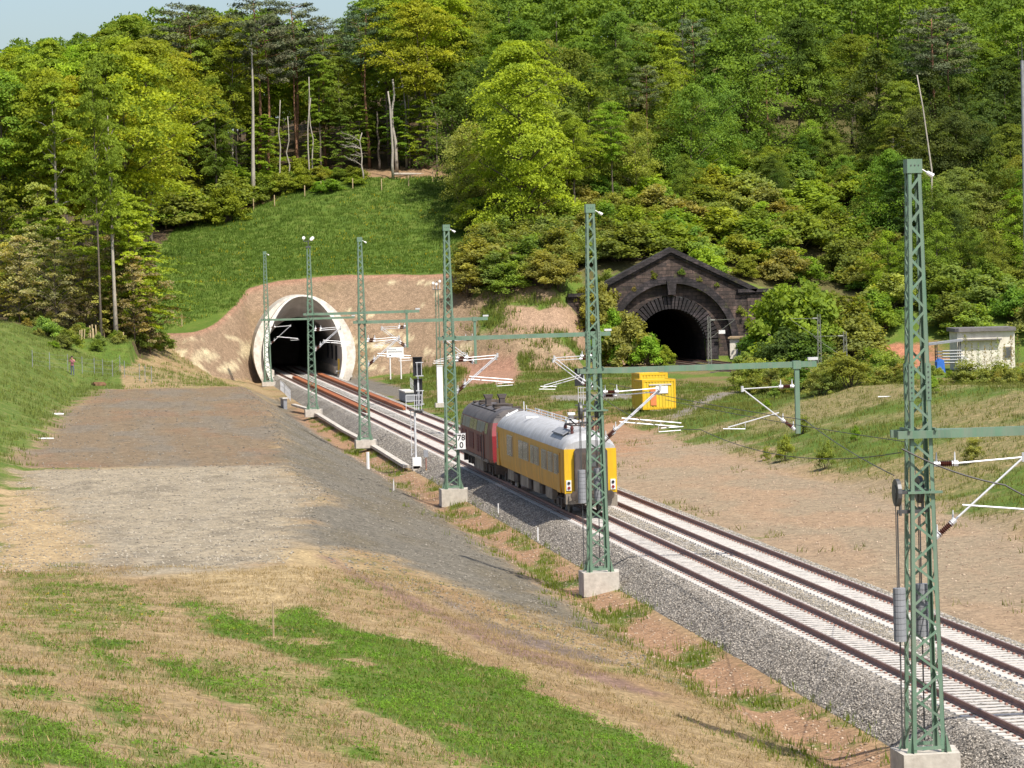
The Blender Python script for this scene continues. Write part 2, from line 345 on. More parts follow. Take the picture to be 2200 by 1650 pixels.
def zone(X, Y, Z):
    m = lambda k, s=.8: poly_mask(PG[k], X, Y, s)
    n1 = fbm(X*.22, Y*.16, 31); n2 = fbm(X*.9, Y*.6, 33); n3 = fbm(X*2.5, Y*2.0, 35, 3)
    base = np.zeros(X.shape+(3,)); base[:] = (.30, .213, .112)
    base = lerp3(base, (.23, .14, .072), sstep(.5, .72, fbm((X+.19*Y)*1.1, Y*.11, 42, 5))*.6)
    st_ = fbm((X+.19*Y)*.8, Y*.085, 41, 5); veg = .10+.52*sstep(.40, .70, st_)*(.55+.6*n1)+.30*(1-sstep(1.5, 6, X))*(1-sstep(84, 100, Y))*sstep(.40, .62, fbm((X+.19*Y)*1.3, Y*.16, 44, 5))
    # foreground stripes that run down the slope
    left = X < 19.2
    veg = np.where(left & (Y > 125), np.where(X < 4, .8, .30+.3*n1), veg)
    c = meadow(X, Y) < cut(X, Y); hill = np.minimum(meadow(X, Y), cut(X, Y)) > valley(X, Y)
    # ditch and its far bank
    dt = sstep(18.7, 19.4, X)*(1-sstep(21.4, 22.0, X))*(Y < 330)
    base = lerp3(base, (.30, .175, .10), dt*.9); veg = veg*(1-dt)+dt*(.12+.62*sstep(.45, .65, fbm(X*.9, Y*.28, 43)))
    # between the slope of gravel and the ditch: grass fringe
    fr = sstep(17.6, 18.6, X)*(1-sstep(19.4, 19.9, X))*(Y < 200); veg = np.maximum(veg, fr*(.25+.5*n1))
    # right of the tracks
    r = sstep(31.0, 31.8, X)
    emb = sstep(41, 43.5, X)*(1-hill)
    base = lerp3(base, (.29, .21, .135), r*(1-emb)); veg = np.where(r > .5, .12+.50*sstep(.50, .72, fbm(X*.5, Y*.22, 48)), veg)
    base = lerp3(base, (.25, .19, .09), emb); veg = np.where(emb > .5, .50+.46*sstep(.36, .66, fbm(X*.16+Y*.05, Y*.10, 45)), veg)
    base = lerp3(base, (.32, .215, .13), m('flat', 2.5)*(.35+.5*n2)); base = lerp3(base, (.26, .21, .14), m('flat', 2.5)*sstep(.42, .62, fbm(X*.3, Y*.12, 47))*.7); veg = veg*(1-m('flat', 2.5)*.75)
    far = (Y > 258) & (X > 31.5); veg = np.where(far, .45+.45*sstep(.35, .6, n1), veg); base = np.where(far[..., None], lerp3(base, (.19, .135, .06), np.ones(X.shape)), base)
    base = lerp3(base, (.32, .175, .095), m('soil3', 3)*.8); veg *= 1-m('soil3', 3)*.6
    # left bank
    # platform
    for k, cc, s in (('brown', (.195, .142, .088), 1.4), ('light', (.30, .248, .172), 2.0), ('dark', (.150, .132, .102), 1.1), ('sand1', (.38, .275, .15), 1.2), ('sand2', (.36, .265, .14), 1.0)):
        mk = m(k, s); base = lerp3(base, cc, mk); veg = veg*(1-mk)
        if k == 'brown':
            base = lerp3(base, (.175, .148, .112), mk*sstep(.45, .65, fbm(X*.4, Y*.10, 51))*.8); base = lerp3(base, (.215, .135, .080), mk*sstep(.5, .7, fbm(X*.25, Y*.12, 52))*.7)
            veg = veg+mk*.22*sstep(.5, .7, fbm(X*.3, Y*.1, 53))
            for xt in (2.2, 4.6, 8.2, 9.9): base = lerp3(base, (.19, .15, .10), mk*np.exp(-((X-xt-(Y-250)*.006+np.sin(Y*.03)*.5)/.24)**2)*.65)
        if k == 'dark': base = lerp3(base, (.14, .115, .075), mk*sstep(.45, .7, fbm(X*.35, Y*.15, 54))*.7); veg = veg+mk*.30*sstep(.42, .7, fbm(X*.3, Y*.12, 55))
        if k == 'light':
            base = lerp3(base, (.27, .225, .16), mk*sstep(.5, .72, n2)*.6); base = lerp3(base, (.15, .125, .09), mk*sstep(.55, .72, fbm(X*.7, Y*.3, 58))*.5)
            for s_ in (-1.0, 1.0): base = lerp3(base, (.30, .255, .185), mk*np.exp(-((X-4.5+s_-(Y-150)*.11+np.sin(Y*.11)*.6)/.26)**2)*.65)
    for k, cc in (('rut1', (.20, .125, .095)), ('rut2', (.16, .12, .10))):
        mk = m(k, .35); base = lerp3(base, cc, mk*.9); veg *= 1-mk
    veg = np.maximum(veg, m('olive', 1.0)*(.35+.45*n2)); 
    for k in ('g1', 'g2', 'g3', 'g4', 'g5', 'g6', 'g7', 'g8', 'g9'): veg = np.maximum(veg, m(k, .8)*(.85+.35*n2)*sstep(.22, .42, fbm((X+.19*Y)*.9, Y*.22, 66, 5)))
    # hill
    base = np.where(hill[..., None], np.array((.12, .10, .045)), base); veg = np.where(hill, .96, veg)
    cutf = hill & ~c & (X < 66); cm = cutf.astype(float)*sstep(9, 11, X)
    spur = sstep(46.5, 50, X)*cm
    base = lerp3(base, (.235, .163, .105), cm*(1-spur)); base = lerp3(base, (.19, .135, .075), cm*sstep(.5, .7, fbm(X*.12, Y*.2, 61))*.7)
    base = lerp3(base, (.46, .38, .24), cm*sstep(.74, .80, fbm(X*.45, Z*1.3, 63, 3)+.20*np.exp(-((Z-2.6)/1.8)**2)*((X < 21) | (X > 34)))*.85)
    veg = np.where(cm > .5, .12+.25*n1, veg)
    base = lerp3(base, (.27, .185, .115), spur*.85); veg = np.where(spur > .5, .30+.62*sstep(.45, .6, fbm(X*.22, Y*.3, 65)), veg)
    gap = meadow(X, Y)-cut(X, Y); rim = np.exp(-(gap/.32)**2)*(X > 8)*(X < 52)*hill
    base = lerp3(base, (.31, .165, .11), rim*.85); veg = veg*(1-rim)
    fl = hill & (Y > np.interp(X, [8, 14, 25, 35, 50, 58, 62, 70, 120], [420, 456, 462, 466, 464, 452, 436, 440, 420])); base = np.where(fl[..., None], np.array((.085, .058, .032)), base); veg = np.where(fl, .28, veg)
    lf = (X < 9) & (Y > 366) & (X < 9-(395-Y)*.06); base = np.where(lf[..., None], np.array((.09, .065, .035)), base); veg = np.where(lf, .4, veg)
    edge = hill & ~fl & (X > 16) & (Y > np.interp(X, [8, 14, 25, 35, 50, 58], [412, 452, 457, 460, 458, 448])); base = np.where(edge[..., None], np.array((.25, .16, .09)), base); veg = np.where(edge, .35, veg)
    rh = hill & c & (X > 52); base = np.where(rh[..., None], np.array((.10, .085, .035)), base); veg = np.where(rh, .42, veg)
    for k, cc in (('path', (.22, .20, .17)), ('path2', (.20, .18, .155)), ('mound', (.40, .17, .10)), ('soil1', (.31, .17, .115)), ('soil2', (.31, .205, .135)), ('apron', (.15, .135, .115))):
        mk = m(k, .7); base = lerp3(base, cc, mk*.9); veg = veg*(1-mk*.85)
    return base, np.clip(veg, 0, 1.2)
GB, GV = zone(GX, GY, GZ)

def ground_mat():
    m, nt, N, L, P = _new('ground_cover')
    ge = N.new('ShaderNodeNewGeometry'); vec = ge.outputs['Position']
    b = N.new('ShaderNodeAttribute'); b.attribute_name = 'base'; v = N.new('ShaderNodeAttribute'); v.attribute_name = 'veg'
    f1 = _noise(N, L, vec, 7.0, 8, .75); f2 = _noise(N, L, vec, .55, 6, .65); f3 = _noise(N, L, vec, 1.7, 6, .7)
    r1 = _ramp(N, [(.25, .6), (.5, 1.0), (.75, 1.45)]); L.new(f1, r1.inputs[0]); col = _mix(N, L, b.outputs['Color'], r1.outputs[0], 1, 'MULTIPLY')
    vg = N.new('ShaderNodeTexVoronoi'); vg.inputs['Scale'].default_value = 9.0; L.new(vec, vg.inputs['Vector']); sg_ = N.new('ShaderNodeSeparateColor'); L.new(vg.outputs['Color'], sg_.inputs[0])
    r0 = _ramp(N, [(0, .80), (.45, .98), (.8, 1.08), (1, 1.3)]); L.new(sg_.outputs[0], r0.inputs[0]); col = _mix(N, L, col, r0.outputs[0], 1, 'MULTIPLY')
    r2 = _ramp(N, [(.3, .72), (.7, 1.25)]); L.new(f3, r2.inputs[0]); col = _mix(N, L, col, r2.outputs[0], 1, 'MULTIPLY')
    # grass that shows where the cover is thick enough
    a = N.new('ShaderNodeMath'); a.operation = 'MULTIPLY_ADD'; L.new(f1, a.inputs[0]); a.inputs[1].default_value = .75
    a2 = N.new('ShaderNodeMath'); a2.operation = 'MULTIPLY'; L.new(f3, a2.inputs[0]); a2.inputs[1].default_value = .75; L.new(a2.outputs[0], a.inputs[2])
    s = N.new('ShaderNodeMath'); s.operation = 'SUBTRACT'; L.new(v.outputs['Fac'], s.inputs[0]); L.new(a.outputs[0], s.inputs[1])
    mr = N.new('ShaderNodeMapRange'); mr.inputs['From Min'].default_value = -.34; mr.inputs['From Max'].default_value = .06; L.new(s.outputs[0], mr.inputs['Value'])
    g = _ramp(N, [(.3, (.062, .105, .018)), (.5, (.090, .138, .020)), (.7, (.135, .160, .034))]); L.new(f2, g.inputs[0])
    gr = _ramp(N, [(.25, .6), (.5, 1), (.8, 1.55)]); L.new(f1, gr.inputs[0])
    gcol = _mix(N, L, g.outputs[0], gr.outputs[0], 1, 'MULTIPLY')
    L.new(_mix(N, L, col, gcol, mr.outputs[0]), P.inputs['Base Color']); P.inputs['Roughness'].default_value = .95; P.inputs['Specular IOR Level'].default_value = .15
    bp = N.new('ShaderNodeBump'); bp.inputs['Strength'].default_value = .55; bp.inputs['Distance'].default_value = .12; L.new(f1, bp.inputs['Height']); L.new(bp.outputs[0], P.inputs['Normal'])
    return m
GM = ground_mat()
def grid_faces(nx, ny):
    i = (np.arange(ny-1)[:, None]*nx+np.arange(nx-1)[None, :]).ravel()
    return np.stack([i, i+1, i+nx+1, i+nx], 1)
FC = grid_faces(len(xs), len(ys))
V = np.stack([GX.ravel(), GY.ravel(), GZ.ravel()], 1); C = V[FC].mean(1)
# the two tunnels are open: no ground across their mouths
TX, TY = 26.9, 394.0
OX, OY = 72.7, 398.0
dead = ((np.abs(C[:, 0]-TX) < 4.9) & (C[:, 1] > 396.5) & (C[:, 1] < 412) & (C[:, 2] < 2.7+6.8*np.sqrt(np.maximum(0, 1-((C[:, 0]-TX)/5.2)**2)))) | ((np.abs(C[:, 0]-OX) < 4.2) & (C[:, 1] > OY-.6) & (C[:, 1] < OY+3.5) & (C[:, 2] > .2))
FC = FC[~dead]
me = np_mesh('ground', V, FC, GM, smooth=True)
ca = me.attributes.new('base', 'FLOAT_COLOR', 'POINT'); ca.data.foreach_set('color', np.c_[GB.reshape(-1, 3), np.ones(GB.size//3)].astype(np.float32).ravel())
va = me.attributes.new('veg', 'FLOAT', 'POINT'); va.data.foreach_set('value', GV.ravel().astype(np.float32))
tag(link('ground', me), 'grassy cutting, gravel platform and wooded hillside', 'ground', kind='structure')

# ---------------------------------------------------------------- ballast and tracks
def ballast_mat(name, dark, light):
    m, nt, N, L, P = _new(name)
    ge = N.new('ShaderNodeNewGeometry'); vec = ge.outputs['Position']
    at = N.new('ShaderNodeAttribute'); at.attribute_name = 'tint'
    vo = N.new('ShaderNodeTexVoronoi'); vo.inputs['Scale'].default_value = 9.5; L.new(vec, vo.inputs['Vector'])
    sx = N.new('ShaderNodeSeparateColor'); L.new(vo.outputs['Color'], sx.inputs[0])
    r = _ramp(N, [(0, .38), (.5, .95), (1, 1.75)]); L.new(sx.outputs[0], r.inputs[0])
    edge = _ramp(N, [(.0, 1.15), (.55, .75), (.8, .3)]); L.new(vo.outputs['Distance'], edge.inputs[0])
    e2 = _ramp(N, [(.3, .8), (.7, 1.2)]); L.new(_noise(N, L, vec, .8, 4), e2.inputs[0])
    c = _mix(N, L, dark, light, at.outputs['Fac']); c = _mix(N, L, c, r.outputs[0], 1, 'MULTIPLY'); c = _mix(N, L, c, e2.outputs[0], 1, 'MULTIPLY')
    c = _mix(N, L, c, edge.outputs[0], .6, 'MULTIPLY')
    L.new(c, P.inputs['Base Color']); P.inputs['Roughness'].default_value = .9; P.inputs['Specular IOR Level'].default_value = .2
    b = N.new('ShaderNodeBump'); b.invert = True; b.inputs['Strength'].default_value = .9; b.inputs['Distance'].default_value = .06; L.new(vo.outputs['Distance'], b.inputs['Height']); L.new(b.outputs[0], P.inputs['Normal'])
    return m
BM = ballast_mat('track_ballast', (.225, .195, .158), (.46, .44, .41))
XL, XR, GA = 25.08, 28.57, .75
def bed(name, label, xprof, zprof, tprof, y0, y1, step, m, seed=0):
    bx = np.unique(np.r_[np.arange(xprof[0], xprof[-1], .22), xprof]); by = np.arange(y0, y1, step)
    X, Y = np.meshgrid(bx, by); Z = np.interp(X, xprof, zprof)+(fbm(X*3, Y*3, 71+seed, 2)-.5)*.05*(1-sstep(xprof[-1]-.3, xprof[-1], X))
    T = np.interp(X, xprof, tprof)+(fbm(X*.6, Y*.25, 73+seed)-.5)*.35
    return tag(link(name, np_mesh(name, np.stack([X.ravel(), Y.ravel(), Z.ravel()], 1), grid_faces(len(bx), len(by)), m, tint=np.clip(T, 0, 1).ravel(), smooth=True)), label, 'track bed', kind='structure')
bed('track_bed', 'bed of grey crushed stone under the two new tracks', [21.5, 21.95, 23.25, 23.7, 24.3, 26.6, 27.1, 29.9, 30.35, 31.3, 31.8],
    [-1.35, -1.02, -.28, -.215, -.212, -.215, -.235, -.212, -.26, -.82, -1.2], [.05, .05, .10, .2, .16, .25, .55, .25, .5, .42, .3], 40, 404, .35, BM)  # darker tint between the rails stands in for shade between sleepers
SL = MB()
SL.add([(-1.3, -.15, -.21), (1.3, -.15, -.21), (1.3, .15, -.21), (-1.3, .15, -.21), (-1.27, -.11, -.02), (-.45, -.11, -.035), (.45, -.11, -.035), (1.27, -.11, -.02), (1.27, .11, -.02), (.45, .11, -.035), (-.45, .11, -.035), (-1.27, .11, -.02)],
       [(0, 3, 2, 1), (4, 5, 10, 11), (5, 6, 9, 10), (6, 7, 8, 9), (0, 1, 7, 6, 5, 4), (2, 3, 11, 10, 9, 8), (1, 2, 8, 7), (3, 0, 4, 11)])
for sx_ in (-.98, -.56, .56, .98): SL.box((sx_, 0, -.005), (.07, .14, .05), 1)
RP = [(-.07, -.16), (.07, -.16), (.07, -.148), (.014, -.12), (.014, -.05), (.036, -.04), (.036, -.004), (.03, 0), (-.03, 0), (-.036, -.004), (-.036, -.04), (-.014, -.05), (-.014, -.12), (-.07, -.148)]
def track(name, label, cat, x, y0, y1, smat, vis0, group):
    t = thing(name, label, cat, (x, y0, 0), 0, group)
    for s in (-1, 1):
        rb = MB(); rb.prism([(a+s*GA, b) for a, b in RP], 'y', 0, y1-y0); o = rb.build('rail', [MT['rail'], MT['railtop']], t)
        o.data.polygons[7].material_index = 1
    first = None; rest_v, rest_f = [], []
    base = np.array(SL.v); n = 0
    for k in range(int((y1-y0)/.6)):
        y = k*.6+.2
        if y0+y >= vis0 and n < 100:
            if first is None: first = SL.build('sleeper', [smat, MT['rail']], t); first.location = (0, y, -.16)
            else:
                c = first.copy(); COL.objects.link(c); c.parent = t; c.location = (0, y, -.16)
            n += 1
        else: rest_v.append(base+np.array((0, y, -.16)))
    mb = MB()
    for v in rest_v: mb.add(v, SL.f, 0); mb.m[-len(SL.f):] = SL.m
    o = mb.build('sleepers', [smat, MT['rail']], t); o['kind'] = 'stuff'
    return t
track('railway_track', 'new railway track that carries the red locomotive and yellow coach', 'railway track', XL, 50, 440, MT['sleeper'], 76, 'new tracks into the round tunnel')
track('railway_track', 'new empty railway track beside the train, on the side of the open dirt flat', 'railway track', XR, 60, 440, MT['sleeper'], 92, 'new tracks into the round tunnel')
# old line
BO = ballast_mat('old_ballast', (.10, .075, .058), (.16, .125, .10))
bed('old_track_bed', 'brown stone bed of the old railway line', [68.6, 69.6, 70.4, 79.4, 80.2, 81.2], [-.3, -.1, .0, .0, -.1, -.3], [.3]*6, 268, 430, .8, BO, 5)
for i, (x_, lb) in enumerate(((73.0, 'rusty old railway track leading into the dark stone tunnel, nearer the new line'), (76.9, 'rusty old railway track beside the overgrown bank at the stone tunnel'))):
    t = thing('railway_track', lb, 'railway track', (x_, 268, .26), 0, 'old tracks at the stone tunnel')
    for s in (-1, 1): MB().prism([(a+s*GA, b) for a, b in RP], 'y', 0, 160).build('rail', MT['rail'], t)
    mb = MB()
    for k in range(240): mb.box((0, k*.65+.3, -.20), (2.5, .26, .12))
    mb.build('sleepers', MT['under'], t)['kind'] = 'stuff'
# rust-coloured rails lying between the running rails
for x_, a, b, lb in ((XL+.05, 289, 388, 'rust orange bundle of long steel lying between the rails of the track nearer the masts'), (XR+.12, 292, 396, 'rust orange bundle of long steel lying between the rails of the far track')):
    g = MB()
    g.prism([(-.36, 0), (-.30, .22), (-.17, .25), (-.05, .22), (.05, .22), (.17, .25), (.30, .22), (.36, 0)], 'y', 5, b-a)
    g.add([(-.36, 5, 0), (.36, 5, 0), (.30, 5, .22), (-.30, 5, .22), (-.16, 0, -.02), (.16, 0, -.02), (.13, 0, .16), (-.13, 0, .16)], [(4, 5, 6, 7), (0, 4, 7, 3), (1, 2, 6, 5), (3, 7, 6, 2)])
    tag(g.build('steel_bundle', MT['rust']), lb, 'steel bundle', 'rust orange steel between the rails').location = (x_, a, -.13)
# cable troughs
for pts, lb in ((((21.55, 219, -.80), (21.7, 250, -.78), (21.5, 270, -.78), (21.55, 300, -.72), (21.4, 312, -.66), (20.6, 322, -.6)), 'pale concrete cable trough beside the tracks between signal and tunnel'),):
    g = MB()
    for i in range(len(pts)-1):
        g.bar(pts[i], pts[i+1], .42, .2)
    tag(g.build('cable_trough', MT['concrete']), lb, 'cable trough')

# ---------------------------------------------------------------- catenary masts
def insulator(parent, a, b):
    a, b = np.array(a, float), np.array(b, float); d = nrm(b-a); g = MB(); n = 9; L_ = np.linalg.norm(b-a)
    pts, rr = [], []
    for i in range(n*2+1):
        pts.append(a+d*L_*(.14+.72*i/(n*2))); rr.append(.045 if i % 2 == 0 else .095)
    g.tube(pts, rr, 8)
    for q in (a, b): g.tube([q-d*.02, q+d*(.16 if q is a else -.16)] if q is a else [q-d*.16, q+d*.02], .075, 8, 1)
    for q in (a+d*.06, b-d*.06): g.add([q+(-.03, 0, .05), q+(.03, 0, .05), q+(.02, .02, .30), q+(-.01, -.02, .30)], [(0, 1, 2, 3)], 1); g.tube([q, q+np.array((0, 0, .30))], [.04, .015], 5, 1)
    return g.build('insulator', [MT['insul'], MT['alu']], parent, smooth=False)
def cantilever(parent, x0, sgn, zt, zb, reach, ztop_end, xreg, zreg, twin=False, yo=0.0):
    """the two white arms and the steady tube of one contact wire support, out from x0"""
    g = MB(); X = lambda v: x0+sgn*v
    for k, y in enumerate((0.0, .55) if twin else (0.0,)):
        y += yo; dz = -.18*k
        T0, T1 = (X(.62), y, zt+dz), (X(reach), y, ztop_end+dz); B0 = (X(.62), y, zb+.62+dz) if False else None
        bdir = nrm(np.array((sgn*reach, 0, ztop_end-zb))); Bs = np.array((X(0.0), y, zb+dz)); Be = Bs+bdir*.72; Bt = np.array((X(reach), y, ztop_end+dz))
        g.tube([T0, T1], .024, 7); g.tube([Be, Bt], .029, 7)
        g.tube([T1+np.array((0, 0, -.12)), T1+np.array((0, 0, .12))], .06, 6)
        s = np.array((X(reach*.42), y, zb+(ztop_end-zb)*.42+dz)); e = np.array((X(xreg), y, zreg+dz))
        g.tube([s+np.array((sgn*-.25, 0, 0)), e], .025, 7)
        q = s+(e-s)*.62; g.tube([q+np.array((0, 0, -.05)), q+np.array((sgn*-.0, 0, -.30)), q+np.array((sgn*.95, 0, -.26))], .018, 5)
        if twin and k == 0: g.tube([T1, (X(reach+.05), y+.55, ztop_end-.18)], .03, 6)
    o = g.build('cantilever', MT['alu'], parent)
    for k, y in enumerate((0.0, .55) if twin else (0.0,)):
        y += yo; dz = -.18*k
        insulator(o, (X(.05), y, zt+dz), (X(.66), y, zt+dz))
        bdir = nrm(np.array((sgn*reach, 0, ztop_end-zb))); Bs = np.array((X(0), y, zb+dz)); insulator(o, Bs+bdir*.06, Bs+bdir*.74)
    return o
def lattice(root, H, w0, w1, hb0, hb1, m, leg=.115, bar=.065, extra=True):
    hw = lambda z: w0+(w1-w0)*z/H
    for sx in (-1, 1):
        for sy in (-1, 1):
            g = MB(); t = .016
            a, b = hw(0), hw(H)
            for (dx, dy) in ((leg, t), (t, leg)):
                vs = []
                for z, w in ((0, a), (H, b)):
                    lw = 1.0 if z == 0 else .82
                    x0, y0 = sx*w, sy*w; x1, y1 = sx*(w-dx*lw), sy*(w-dy*lw)
                    vs += [(x0, y0, z), (x1, y0, z), (x1, y1, z), (x0, y1, z)]
                g.add(vs, [(0, 3, 2, 1), (4, 5, 6, 7), (0, 1, 5, 4), (1, 2, 6, 5), (2, 3, 7, 6), (3, 0, 4, 7)])
            if extra:  # foot gusset
                g.add([(sx*a, sy*a, 0), (sx*(a+.16), sy*a, 0), (sx*a, sy*a, .55)], [(0, 1, 2)]); g.add([(sx*a, sy*a, 0), (sx*a, sy*(a+.16), 0), (sx*a, sy*a, .55)], [(0, 1, 2)])
            g.build('leg', m, root)
    g = MB(); z, k = .22, 0
    while True:
        dz = hb0+(hb1-hb0)*z/H
        if z+dz > H-.38: break
        w, w2 = hw(z)-.02, hw(z+dz)-.02; s = 1 if k % 2 == 0 else -1
        for (a, b, up) in (((-s*w, -w-.012, z), (s*w2, -w2-.012, z+dz), (0, 1, 0)), ((s*w, w+.012, z), (-s*w2, w2+.012, z+dz), (0, 1, 0)),
                           ((-w-.012, s*w, z), (-w2-.012, -s*w2, z+dz), (1, 0, 0)), ((w+.012, -s*w, z), (w2+.012, s*w2, z+dz), (1, 0, 0))):
            g.bar(a, b, .014, bar, (0, 0, 1)) if False else g.bar(a, b, bar, .014, up)
        z += dz; k += 1
    w = hw(.2); g.bar((-w, -w, .12), (w, -w, .12), .03, .09); g.bar((-w, w, .12), (w, w, .12), .03, .09)
    g.build('bracing', m, root)
def mast(label, x, y, zt=-.3, H=15.35, arm=8.4, arm_len=None, post=None, cant=(7.4, 5.6), twin=False, wheels=False, dark=False, head=False, splice=9.6, plinth=1.0):
    root = thing('catenary_mast', label, 'mast', (x, y, zt), 0, 'green masts along the new tracks')
    m = MT['mast']
    lattice(root, H, .44, .17, .62, .40, m)
    g = MB(); g.prism([(-.75, -.72), (.75, -.72), (.95, .60), (.95, .72), (-.75, .72)], 'z', -plinth, 0)
    if not wheels: pass
    g.build('plinth', MT['concrete'], root)
    hw = lambda z: .44+(.17-.44)*z/H
    g = MB()
    for sx in (-1, 1):
        for sy in (-1, 1):
            w = hw(splice); c = w-.05
            g.box((sx*c, sy*(w+.012), splice), (.13, .022, .95)); g.box((sx*(w+.012), sy*c, splice), (.022, .13, .95))
            for q in np.linspace(-.4, .4, 7): g.box((sx*c, sy*(w+.030), splice+q), (.03, .02, .03), 1)
    g.build('splice_plate', [m, MT['steel']], root)
    if head:
        g = MB(); g.box((0, 0, H-.1), (.5, .5, .12)); g.tube([(0, 0, H-.1), (0, 0, H+.55)], .05, 6)
        g.box((-.05, 0, H+.45), (.75, .08, .06)); g.build('head_frame', MT['steel'], root)
        for q in ((-.42, 0, H+.75), (.28, -.05, H+.62), (.42, .1, H+.72)):
            g = MB(); g.tube([np.array(q)+(0, .12, -.05), np.array(q)-(0, .18, -.02)], [.13, .15], 8); g.tube([(q[0], q[1], H+.46), q], .03, 5); g.build('antenna', MT['white'], root)
    else:
        g = MB(); g.box((0, 0, H-.17), (.40, .40, .36));
        for q in (-.1, 0, .1): g.box((q, -.205, H-.15), (.03, .014, .03), 1)
        g.build('cap', [m, MT['steel']], root)
        g = MB(); g.tube([(.2, -.1, H-.25), (.34, -.12, H-.34)], .02, 6); g.tube([(.34, -.12, H-.34), (.50, -.14, H-.44)], [.05, .065], 8); g.build('post_insulator', MT['white'], root)
    a = arm-zt; w = hw(a)
    g = MB(); g.bar((-w-.35, -w-.07, a), (w+.45, -w-.07, a), .12, .2); g.bar((-w-.35, w+.07, a), (w+.45, w+.07, a), .12, .2); g.bar((-w-.05, -w-.2, a+.13), (-w-.05, w+.2, a+.13), .06, .06)
    g.bar((w+.05, -w-.2, a+.13), (w+.05, w+.2, a+.13), .06, .06)
    g.build('arm_clamp', m, root)
    if arm_len:
        g = MB(); g.add([(w, -w-.05, a-.11), (w, w+.05, a-.11), (w, w+.05, a+.11), (w, -w-.05, a+.11), (w+1.0, -.09, a-.13), (w+1.0, .09, a-.13), (w+1.0, .09, a+.11), (w+1.0, -.09, a+.11)],
                        [(0, 3, 2, 1), (0, 1, 5, 4), (1, 2, 6, 5), (2, 3, 7, 6), (3, 0, 4, 7)])
        g.bar((w+1.0, 0, a-.01), (arm_len, 0, a+.02), .18, .24)
        o = g.build('cross_arm', m, root)
        g = MB(); g.tube([(arm_len-.1, 0, a+.12), (arm_len-.1, 0, a+.22)], .05, 6); g.box((arm_len-.15, 0, a+.24), (.42, .2, .12)); g.build('arm_end_cap', MT['alu'], o)
    if post:
        g = MB(); g.bar((post, 0, a+.16), (post, 0, 5.2-zt), .19, .19); g.box((post, 0, a), (.34, .28, .34)); g.build('drop_post', m, root)
        cantilever(root, post-.1, -1, 7.2-zt, 5.35-zt, 2.25, 7.15-zt, 2.9, 5.55-zt, twin and not wheels)
    cantilever(root, hw(6)+.02, 1, cant[0]-zt-.1, cant[1]-.25-zt, 2.45, cant[0]-zt, 3.3, cant[1]+.35-zt, twin, 0)
    if wheels:
        for (wx, wy) in ((-.64, -.15), (.18, .72)):
            o = MB(); zc = 6.45-zt
            o.tube([(wx-.05, wy, zc), (wx+.05, wy, zc)], [.36, .36], 18); o.tube([(wx-.07, wy, zc), (wx+.07, wy, zc)], [.2, .2], 12)
            wheel = o.build('tension_wheel', MT['steel'], root)
            g = MB(); g.bar((wx, wy, zc), (0 if wx < 0 else wx, wy if wx < 0 else 0, zc), .09, .09); g.bar((wx, wy, zc-.5), (0 if wx < 0 else wx, wy if wx < 0 else 0, zc-.5), .09, .09)
            g.bar((wx+.08, wy, zc+.1), (wx+.08, wy, zc-.6), .05, .12); g.build('wheel_bracket', MT['steel'], wheel)
            g = MB(); g.tube([(wx-.07, wy-.1, zc), (wx-.07, wy-.1, 3.95-zt)], .014, 5); g.tube([(wx, wy, zc-.5), (wx, wy, .15)], .022, 5); g.build('guide_rod', MT['steel'], root)
            g = MB()
            for k in range(9): g.tube([(wx-.02, wy-.1, 2.6-zt+k*.155), (wx-.02, wy-.1, 2.6-zt+k*.155+.145)], [.165, .165], 14)
            g.build('weight_stack', MT['weight'], root)
        z = 6.45-zt; w = hw(z); g = MB(); g.bar((-w-.1, -w-.06, z), (w+.18, -w-.06, z), .1, .06); g.bar((-w-.1, w+.06, z), (w+.18, w+.06, z), .1, .06); g.build('wheel_beam', m, root)
    return root
m6 = mast('tallest green lattice mast, nearest the camera, with weights hanging beside it', 21.45, 82.3, arm=7.95, arm_len=10.2, post=8.7, wheels=True, cant=(7.25, 5.45))
m5 = mast('green lattice mast in front of the yellow coach end, with two stacks of weights', 21.2, 134.5, arm=8.1, arm_len=9.5, post=8.65, wheels=True, twin=True, cant=(7.3, 5.45))
m4 = mast('green lattice mast in front of the red locomotive, with the kilometre plate on it', 21.2, 188.2, arm=8.45, arm_len=9.5, post=8.5, twin=True, cant=(7.4, 5.6))
m3 = mast('green lattice mast beside the track, midway between tunnel and light signal', 21.1, 246, zt=-.32, arm=8.6, arm_len=9.6, post=8.6, twin=True, cant=(7.4, 5.6), plinth=.6)
m2 = mast('green lattice mast with white antennas on its top, in front of the tunnel mouth', 21.2, 303, zt=-.3, H=15.2, arm=8.55, arm_len=10.2, post=9.0, twin=True, cant=(7.3, 5.5), head=True, plinth=.7)
m1 = mast('farthest green lattice mast, standing at the left side of the concrete tunnel mouth', 21.7, 384, zt=-.35, arm=6.95, arm_len=10.4, cant=(6.2, 4.3), plinth=.5)
